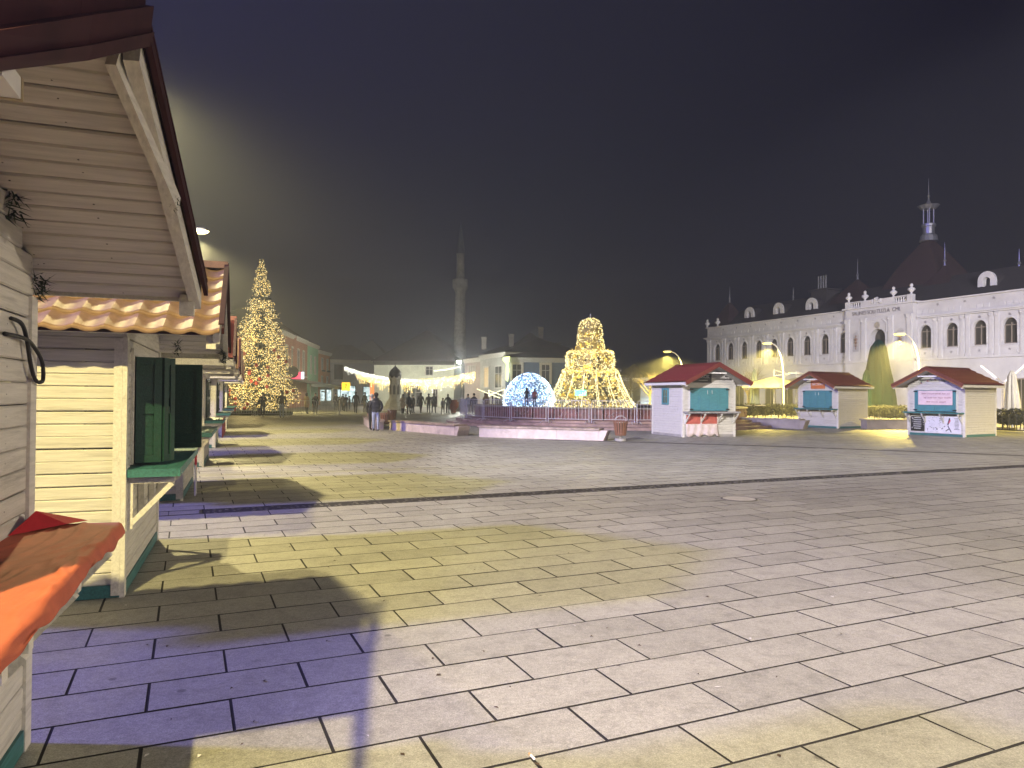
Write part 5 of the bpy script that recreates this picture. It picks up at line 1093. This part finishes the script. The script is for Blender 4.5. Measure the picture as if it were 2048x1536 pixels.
M_PG = mat('dark_green_canvas', (.007, .027, .020), .9, .12, 3, .1, spec=.08); M_PC = mat('cream_canvas', (.30, .28, .21), .85, .08, 3, .1)
p = at(1757, 780, 55); closed_parasol('giant closed dark green parasol in front of the palace entrance', p.x, p.y, 6.0, 1.05, M_PG)
p = at(1733, 780, 52); closed_parasol('smaller closed green parasol just left of the giant one', p.x, p.y, 3.6, .42, M_PG)
p = at(2024, 780, 36); closed_parasol('closed cream parasol at the right picture edge beside the pink-banner booth', p.x, p.y, 3.0, .36, M_PC)
p = at(1486 + 23, 780, 60); closed_parasol('thin closed grey-green parasol behind the right eave of the red-roofed booth', p.x, p.y, 3.9, .36, mat('grey_green_canvas', (.14, .17, .13), .85, .1))
def cant(P, label):
    t = thing('parasol_frame', label, 'parasol frame', P, -.9)
    obj('post', MB().tube([(0, 0, 0), (0, 0, 2.45)], .07, 8), M_TRIM, t)
    for sx in (-1, 1): obj('arm', MB().beam((0, 0, 2.35), (sx * 1.0, 0, 3.3), .09, .09), M_TRIM, t)
    return t
p = at(2006, 780, 37); cant((p.x, p.y, 0), 'white Y-shaped parasol frame behind the roof of the pink-banner booth')
def open_parasol(P, label, rz):
    t = thing('open_parasol', label, 'parasol', P, rz, 'open cream parasols by the palace'); q = 1.75
    mb = MB(); n = 8; ring_ = [(q * (1 if k % 2 else 1.0) * (math.cos(a) / max(abs(math.cos(a)), abs(math.sin(a)))), q * math.sin(a) / max(abs(math.cos(a)), abs(math.sin(a)))) for k, a in enumerate([i * PI / 4 for i in range(8)])]
    vs = [(0, 0, 3.2)] + [(x, y, 2.5) for x, y in ring_] + [(x, y, 2.26) for x, y in ring_]
    mb.add(vs, [(0, 1 + i, 1 + (i + 1) % 8) for i in range(8)] + [(1 + (i + 1) % 8, 1 + i, 9 + i, 9 + (i + 1) % 8) for i in range(8)]); obj('canopy', mb, M_PC, t)
    obj('pole', MB().tube([(0, 0, 0), (0, 0, 3.2)], .04, 8), M_POLE, t); obj('base', MB().box((-.4, -.4, 0), (.4, .4, .12)), M_CONC, t)
    obj('cantilever', MB().beam((0, 0, 3.25), (1.9, 0, 3.45), .08, .08).beam((0, 0, 3.25), (0, 0, 3.75), .06, .06).beam((0, 0, 3.7), (1.9, 0, 3.45), .06, .06), M_TRIM, t)
    return t
for k, (px_, Y) in enumerate(((1548, 58), (1592, 61))):
    p = at(px_, 780, Y); open_parasol((p.x, p.y, 0), ('open cream parasol left of the terrace lamp post', 'open cream parasol behind the orange-signed booth')[k], .6)
M_TWIG = mat('bare_twig', (.20, .16, .10), .85, .2); M_LEAFD = mat('dull_shrub_leaf', (.017, .02, .013), .8, .35, 3)
def bare_tree(P, h, sp, label, seed, m=M_TWIG):
    r = random.Random(seed); t = thing('bare_tree', label, 'tree', P, 0, 'bare winter trees')
    tk = MB().tube([(0, 0, 0), (.05, 0, h * .25), (0, .03, h * .5)], [.13, .1, .09], 7); lim = MB(); tw = MB()
    for i in range(9):
        a = r.uniform(0, 6.28); e = Vector((math.cos(a) * sp * r.uniform(.25, .5), math.sin(a) * sp * r.uniform(.25, .5), h * r.uniform(.6, .78))); s0_ = Vector((0, 0, h * r.uniform(.38, .5))); lim.tube([s0_, s0_.lerp(e, .5) + Vector((0, 0, -.05)), e], [.06, .045, .04], 5)
        for k in range(17):
            d = Vector((r.gauss(0, .6), r.gauss(0, .6), r.uniform(.2, 1.1))).normalized() * h * r.uniform(.16, .34); m_ = e + d * .5 + Vector((r.gauss(0, .05), r.gauss(0, .05), 0)); tw.tube([e, m_, e + d], [.016, .011, .005], 3, False)
    obj('trunk', tk, m, t); obj('limb', lim, m, t); obj('twigs', tw, m, t, kind='stuff'); return t
p = at(1496, 780, 62); bare_tree((p.x, p.y, 0), 4.1, 2.0, 'knobbly bare pollard between the red-roofed booth and the palace', 1)
p = at(1299, 780, 70); bare_tree((p.x, p.y, 0), 3.9, 2.6, 'pale twiggy bare tree above the left roof end of the red-roofed booth', 2, mat('pale_twig', (.36, .30, .2), .85, .2))
p = at(1262, 780, 78); bare_tree((p.x, p.y, 0), 4.4, 2.8, 'dim bare tree right of the golden light bell', 3)
def shrub(P, w_, h, label, seed, box_=True):
    r = random.Random(seed); t = thing('shrub', label, 'shrub', P, math.radians(-20), 'planted shrubs along the terrace'); mb = MB()
    for i in range(520):
        c = Vector((r.uniform(-w_ / 2, w_ / 2), r.uniform(-.35, .35), .35 + (h - .35) * r.random() ** .8 * (.75 + .25 * math.sin(r.uniform(0, 9)))))
        v = Vector((r.gauss(0, 1), r.gauss(0, 1), r.gauss(.4, 1))).normalized() * .12; q = v.orthogonal().normalized() * .05; mb.add([c - v, c + q, c + v, c - q], [(0, 1, 2, 3)])
    obj('foliage', mb, M_LEAFD, t, kind='stuff'); obj('stems', MB().tube([(-w_ / 3, 0, .1), (-w_ / 3, 0, .6)], .03, 4).tube([(0, 0, .1), (.05, 0, .7)], .03, 4).tube([(w_ / 3, 0, .1), (w_ / 3, 0, .6)], .03, 4), M_TWIG, t)
    if box_: obj('planter', MB().box((-w_ / 2, -.4, 0), (w_ / 2, .4, .4)), M_CONC, t)
    return t
sl_ = ['bushy shrub just right of the red-roofed booth', 'bushy shrub under the bare pollard', 'bushy shrub left of the terrace lamp post', 'bushy shrub at the foot of the terrace lamp post', 'shrub against the left side of the orange-signed booth', 'shrub right of the orange-signed booth', 'shrub below the giant green parasol', 'shrub left of the pink-banner booth', 'shrub right of the pink-banner booth', 'shrub at the right picture edge']
for i, (px_, Y) in enumerate(((1490, 47), (1515, 48), (1542, 48), (1572, 49), (1598, 50), (1748, 47), (1776, 45), (1803, 44), (2005, 35), (2040, 34))):
    p = at(px_, 780, Y); shrub((p.x, p.y, 0), 1.5, 1.1, 'dull leafy ' + sl_[i], 40 + i, False)
def rail(A, B, label):
    A, B = Vector(A), Vector(B); L_ = (B - A).length; t = thing('terrace_rail', label, 'railing', A, math.atan2(B.y - A.y, B.x - A.x), 'iron terrace railings')
    obj('frame', MB().tube([(0, 0, 1.0), (L_, 0, 1.0)], .02, 5).tube([(0, 0, .15), (L_, 0, .15)], .02, 5), M_IRON, t)
    hp_ = MB().tube([(-.14, 0, .15)] + [(-.14 * math.cos(q), 0, .75 + .2 * math.sin(q)) for q in [i * PI / 8 for i in range(9)]] + [(.14, 0, .15)], .013, 4).mesh('hoop', M_IRON)
    for i in range(int(L_ / .3)): o = obj('hoop', hp_, None, t); o.location = (.15 + .3 * i, 0, 0)
    return t
for (p0, p1), l in zip((((1734, 46), (1815, 41.5)), ((1990, 33.5), (2075, 32))), ('black hooped iron railing between the two brown-roofed booths', 'black hooped iron railing at the right picture edge')):
    a, b = at(p0[0], 780, p0[1]), at(p1[0], 780, p1[1]); rail((a.x, a.y, 0), (b.x, b.y, 0), l)
tm = thing('terrace_table', 'bar-height terrace table right of the red-roofed booth', 'table', at(1509, 780, 47) * 1); tm.location.z = 0
obj('top', MB().box((-.6, -.4, .98), (.6, .4, 1.03)), M_CONC, tm); obj('leg', MB().tube([(0, 0, 0), (0, 0, .98)], .05, 6), M_TRIM, tm)

# ------------------------------------------------------------------ people (one skinned body per pose, recoloured per copy)
POSE = {}
def body_mesh(pose):
    if pose in POSE: return POSE[pose]
    st, arm, coat = {'stand': (.03, 'down', 0), 'walk': (.24, 'swing', 0), 'walk2': (.16, 'swing', 0), 'phone': (.04, 'phone', 0), 'coat': (.05, 'down', 1), 'coatphone': (.04, 'phone', 1), 'pocket': (.05, 'pocket', 0)}[pose]
    V = []; E = []; Rr = []
    def v(x, y, z, r_, ry=None, par=None):
        V.append((x, y, z)); Rr.append((r_, ry or r_)); i = len(V) - 1
        if par is not None: E.append((par, i))
        return i
    pel = v(0, 0, .93, .165, .115); sp1 = v(0, 0, 1.08, .155, .115, pel); ch = v(0, .01, 1.28, .185, .125, sp1); sh = v(0, .01, 1.40, .14, .095, ch); nk = v(0, .0, 1.485, .058, .058, sh)
    hd0 = v(0, -.015, 1.545, .07, .078, nk); hd1 = v(0, -.015, 1.62, .082, .1, hd0); v(0, -.01, 1.70, .06, .075, hd1)
    for s in (-1, 1):
        fy = -st * s; lift = .1 if st > .1 and s > 0 else 0
        hp = v(s * .092, 0, .86, .105, .11, pel); kn = v(s * .1, fy * .55 - (.03 if lift else 0), .48, .072, None, hp); an = v(s * .1, fy + (.0 if not lift else .06), .1 + lift * .5, .047, None, kn); v(s * .11, fy - .13 + (.05 if lift else 0), .045 + lift * .35, .044, .04, an)
        so = v(s * .185, .01, 1.37, .078, .075, sh)
        if arm == 'phone': el = v(s * .25, -.07, 1.12, .058, None, so); wr = v(s * .13, -.25, 1.25, .042, None, el); v(s * .07, -.29, 1.31, .036, .03, wr)
        elif arm == 'pocket': el = v(s * .29, .05, 1.12, .06, None, so); wr = v(s * .21, -.07, .94, .045, None, el); v(s * .17, -.1, .89, .04, None, wr)
        else:
            sw = (st * .8 * s) if arm == 'swing' else 0
            el = v(s * .245, sw * .3 + .02, 1.1, .058, None, so); wr = v(s * .25, sw - .03, .86, .041, None, el); hb = v(s * .245, sw - .05, .77, .036, .028, wr); v(s * .235, sw - .06, .69, .024, .018, hb); v(s * .215, sw - .09, .77, .016, None, wr)
    if coat:
        pass
    me = bpy.data.meshes.new('body'); me.from_pydata(V, E, []); o = bpy.data.objects.new('tmp_body', me); COL.objects.link(o)
    sk = o.modifiers.new('skin', 'SKIN'); o.modifiers.new('sub', 'SUBSURF').levels = 1
    for i, q in enumerate(Rr): me.skin_vertices[0].data[i].radius = q
    me.skin_vertices[0].data[0].use_root = True
    dg = bpy.context.evaluated_depsgraph_get(); m2 = bpy.data.meshes.new_from_object(o.evaluated_get(dg)); m2.name = 'person_' + pose
    bpy.data.objects.remove(o); bpy.data.meshes.remove(me)
    if coat:      # flare the hem of a long coat out of the hips and thighs
        for q in m2.vertices:
            if .5 < q.co.z < 1.0 and abs(q.co.x) < .2: q.co.x *= 1.25; q.co.y *= 1.35
    for k in range(5): m2.materials.append(None)
    mi_ = []
    for f in m2.polygons:
        c = f.center; hem = .52 if coat else .9
        if c.z > 1.47: k = 0 if (c.z < 1.64 and c.y < .0) else 4
        elif (c.z < .83 and abs(c.x) > .19) or (arm == 'phone' and c.y < -.24): k = 0
        elif c.z > hem: k = 1
        elif c.z > .11: k = 2
        else: k = 3
        mi_.append(k)
    m2.polygons.foreach_set('material_index', mi_); m2.polygons.foreach_set('use_smooth', [True] * len(mi_))
    POSE[pose] = m2; return m2
SKIN = mat('skin', (.45, .27, .19), .6, 0)
def cl(name, c=(.3, .3, .3)): return mat('cloth_' + name, c, .85, .15, 9, .1)
BLKJ, NAVY, GREYD, DENIM, LJEAN, BEIGE, SILV, CHAR, BRN, SHOE, HAIR = cl('black', (.014, .014, .016)), cl('navy', (.022, .026, .045)), cl('dark_grey', (.04, .04, .045)), cl('denim', (.05, .06, .09)), cl('light_denim', (.36, .42, .58)), cl('beige', (.42, .32, .20)), cl('silver', (.42, .43, .48)), cl('charcoal', (.03, .03, .033)), cl('brown', (.09, .06, .04)), cl('shoe', (.02, .02, .02)), mat('dark_hair', (.02, .015, .012), .7, 0)
WSH = cl('white_shoe', (.6, .6, .6))
def person(label, P, rz, pose, jk, tr_, h=1.66, shoe=SHOE, hat=None, long_hair=False, bag=None, puffer=False):
    o = bpy.data.objects.new('person', body_mesh(pose)); COL.objects.link(o); o.location = (P[0], P[1], P[2] if len(P) > 2 else 0); o.rotation_euler = (0, 0, rz); s = h / 1.74; o.scale = (s, s, s)
    for i, m in enumerate((SKIN, jk, tr_, shoe, hat or HAIR)): o.material_slots[i].link = 'OBJECT'; o.material_slots[i].material = m
    tag(o, label, 'person', 'people on the square')
    if hat: obj('hat', MB().lathe([(.095, 1.63), (.107, 1.66), (.1, 1.72), (.06, 1.77), (.02, 1.785)], 12, (0, -.012, 0), sy=1.15), hat, o, True)
    elif long_hair: obj('hair', MB().lathe([(.06, 1.42), (.1, 1.5), (.108, 1.62), (.085, 1.73), (.03, 1.765)], 12, (0, .03, 0)), HAIR, o, True)
    else: obj('hair', MB().lathe([(.088, 1.60), (.1, 1.65), (.085, 1.72), (.03, 1.76)], 12, (0, .012, 0), sy=1.12), HAIR, o, True)
    if puffer:
        for k in range(7):
            z = .93 + k * .07; a_ = .20 + .025 * math.sin((z - .9) * 5); obj('jacket_quilt', MB().lathe([(a_ - .025, -.033), (a_, 0), (a_ - .025, .033)], 20, (0, .005, z), sy=.72), jk, o, True)
        obj('hood_collar', MB().lathe([(.1, 1.42), (.14, 1.46), (.13, 1.52), (.09, 1.52)], 14, (0, .02, 0)), jk, o, True)
        obj('chest_logo', MB().box((.06, .143, 1.34), (.11, .149, 1.365)), WSH, o)
    return o
def at0(px_, Y): p = at(px_, 780, Y); return (p.x, p.y, 0)
person('man in a black puffer jacket and pale jeans, back turned, standing by the bench end', at0(752.5, 30.6), .2 + PI, 'pocket', NAVY, LJEAN, 1.62, hat=BLKJ, puffer=True)
person('person in dark clothes half hidden behind the man in pale jeans', at0(744, 31.3), PI - .4, 'stand', BLKJ, BLKJ, 1.56, hat=cl('pale_hat', (.5, .48, .45)))
person('person in a dark jacket and white trainers under the fir, facing the square', at0(526, 47.2), .1, 'phone', BLKJ, CHAR, 1.62, WSH)
person('person in a dark hooded jacket and pale jeans before the fir barriers, seen from behind', at0(564, 45.5), PI, 'pocket', BRN, LJEAN, 1.7, hat=BRN)
person('person in a long beige coat beside the fir barriers', at0(614, 55), 2.6, 'coat', BEIGE, DENIM, 1.62, long_hair=True)
person('dark clothed person right of the beige coat', at0(631, 56), .3, 'coat', BLKJ, BLKJ, 1.6)
grp = ['dark figure nearest the shop light in the street group', 'dark figure second in the street group, leaning to a table', 'dark figure in the middle of the street group', 'dark figure with pale collar in the street group', 'shorter dark figure at the right of the street group']
for i, (px_, Y) in enumerate(((672, 66), (679, 63), (686, 65), (692, 62), (699, 66))): person(grp[i], at0(px_, Y), i * 1.3, ('stand', 'pocket', 'coat', 'phone', 'stand')[i], (BLKJ, CHAR, GREYD, BLKJ, BLKJ)[i], CHAR, (1.6, 1.3, 1.55, 1.5, 1.35)[i])
person('broad person in dark coat walking before the bright shop window', at0(711.5, 57), PI, 'walk2', GREYD, CHAR, 1.72)
person('person in a dark jacket walking right of the broad walker', at0(730, 60), 2.4, 'walk', BLKJ, cl('grey_trousers', (.16, .15, .14)), 1.7)
person('woman in a cream coat lifting her phone beside the stone pillar', at0(806, 55), -.5, 'coatphone', cl('cream', (.52, .43, .34)), BLKJ, 1.55, WSH, long_hair=True)
person('dark clothed person right behind the woman in cream', at0(818, 56), .8, 'coat', BLKJ, BLKJ, 1.62, long_hair=True)
person('person in dark clothes holding a pale bag by the gateway', at0(826, 59), 1.0, 'stand', CHAR, CHAR, 1.5)
person('man in dark olive jacket, leftmost of three walking abreast', at0(842, 58), PI - .3, 'walk', cl('olive', (.03, .034, .022)), CHAR, 1.68)
person('man in dark green jacket, middle of three walking abreast', at0(857.5, 59), PI, 'walk2', cl('olive'), CHAR, 1.62)
person('person in black, rightmost of three walking abreast', at0(868, 58.5), PI + .3, 'walk', BLKJ, BLKJ, 1.64)
person('child in a silver quilted jacket walking', at0(886, 55.5), .6, 'walk2', SILV, cl('pale_trousers', (.3, .3, .28)), 1.28)
person('slim person all in black standing right of the silver jacket', at0(896, 58), PI, 'pocket', BLKJ, BLKJ, 1.58)
person('person in blue-white jacket behind the leftmost fountain barrier', at0(936, 53), .4, 'stand', cl('ice_blue', (.35, .42, .58)), DENIM, 1.6)
person('dark haired person behind the fountain barrier left of the dome', at0(948, 51), .2, 'stand', BLKJ, DENIM, 1.65)
person('person in a tan coat behind the fountain barriers', at0(972, 56), .2, 'coat', cl('tan', (.25, .16, .09)), BLKJ, 1.7)
person('child with dark hair on the basin rim before the dome', tuple(FC + Vector((-4.85, -5.3, 1.0))), PI, 'stand', BLKJ, DENIM, .95, long_hair=True)
person('child in a dark red jacket on the basin rim before the dome', tuple(FC + Vector((-4.45, -5.75, 1.0))), PI, 'stand', cl('dull_red', (.2, .06, .05)), DENIM, .9)
# red-orange planter pot and white crates near the mosque wall
pt = thing('flower_urn', 'red-orange urn shaped pot standing by the mosque corner', 'urn', at0(907, 60)); obj('pot', MB().lathe([(.2, 0), (.22, .25), (.42, .55), (.45, .9), (.3, 1.0), (.36, 1.1), (.3, 1.1), (.24, 1.0)], 14), mat('terracotta', (.42, .09, .04), .6, .15), pt, True); obj('soil', MB().lathe([(.27, 1.02), (.02, 1.06)], 14), M_DARK, pt)
cb2 = thing('ice_stand', 'white lit counter behind the leftmost fountain barrier', 'counter', at0(928, 66)); obj('body', MB().box((-1.2, -.4, 0), (1.2, .4, 1.1)), mat('white_counter', (.7, .72, .75), .5, .05), cb2); obj('top', MB().box((-1.4, -.5, 1.1), (1.4, .5, 1.16)), M_FACT, cb2)
dk_ = thing('star_frame', 'leaning frame of lit light strips behind the left fountain barriers', 'light display', at0(985, 55)); obj('strip', MB().beam((-1.2, 0, 2.0), (.6, 0, 1.3), .05, .06).beam((-.3, 0, 1.9), (1.0, 0, 1.4), .05, .06).beam((-.3, 0, 1.9), (-.2, 0, 1.4), .05, .06).beam((.9, 0, 2.0), (1.0, 0, 1.2), .05, .06).beam((-.3, 0, 1.5), (.9, 0, 2.0), .05, .06), mat('strip_glow', (1, .95, .6), .5, 0, emit=(1, .92, .55), es=.9), dk_); obj('stand', MB().tube([(0, 0, 0), (0, 0, 1.5)], .05, 6), M_IRON, dk_)

# ------------------------------------------------------------------ night haze
m = bpy.data.materials.new('night_haze'); m.use_nodes = True; N = m.node_tree.nodes
N.remove(N['Principled BSDF']); pv = N.new('ShaderNodeVolumePrincipled'); pv.inputs['Density Attribute'].default_value = ''; pv.inputs['Color'].default_value = (.89, .92, .98, 1); pv.inputs['Density'].default_value = HAZE_DENSITY; pv.inputs['Anisotropy'].default_value = .6
m.node_tree.links.new(pv.outputs[0], N['Material Output'].inputs['Volume'])
tag(obj('haze', MB().box((-120, -25, -1.2), (120, 150, 26)), m), kind='stuff')
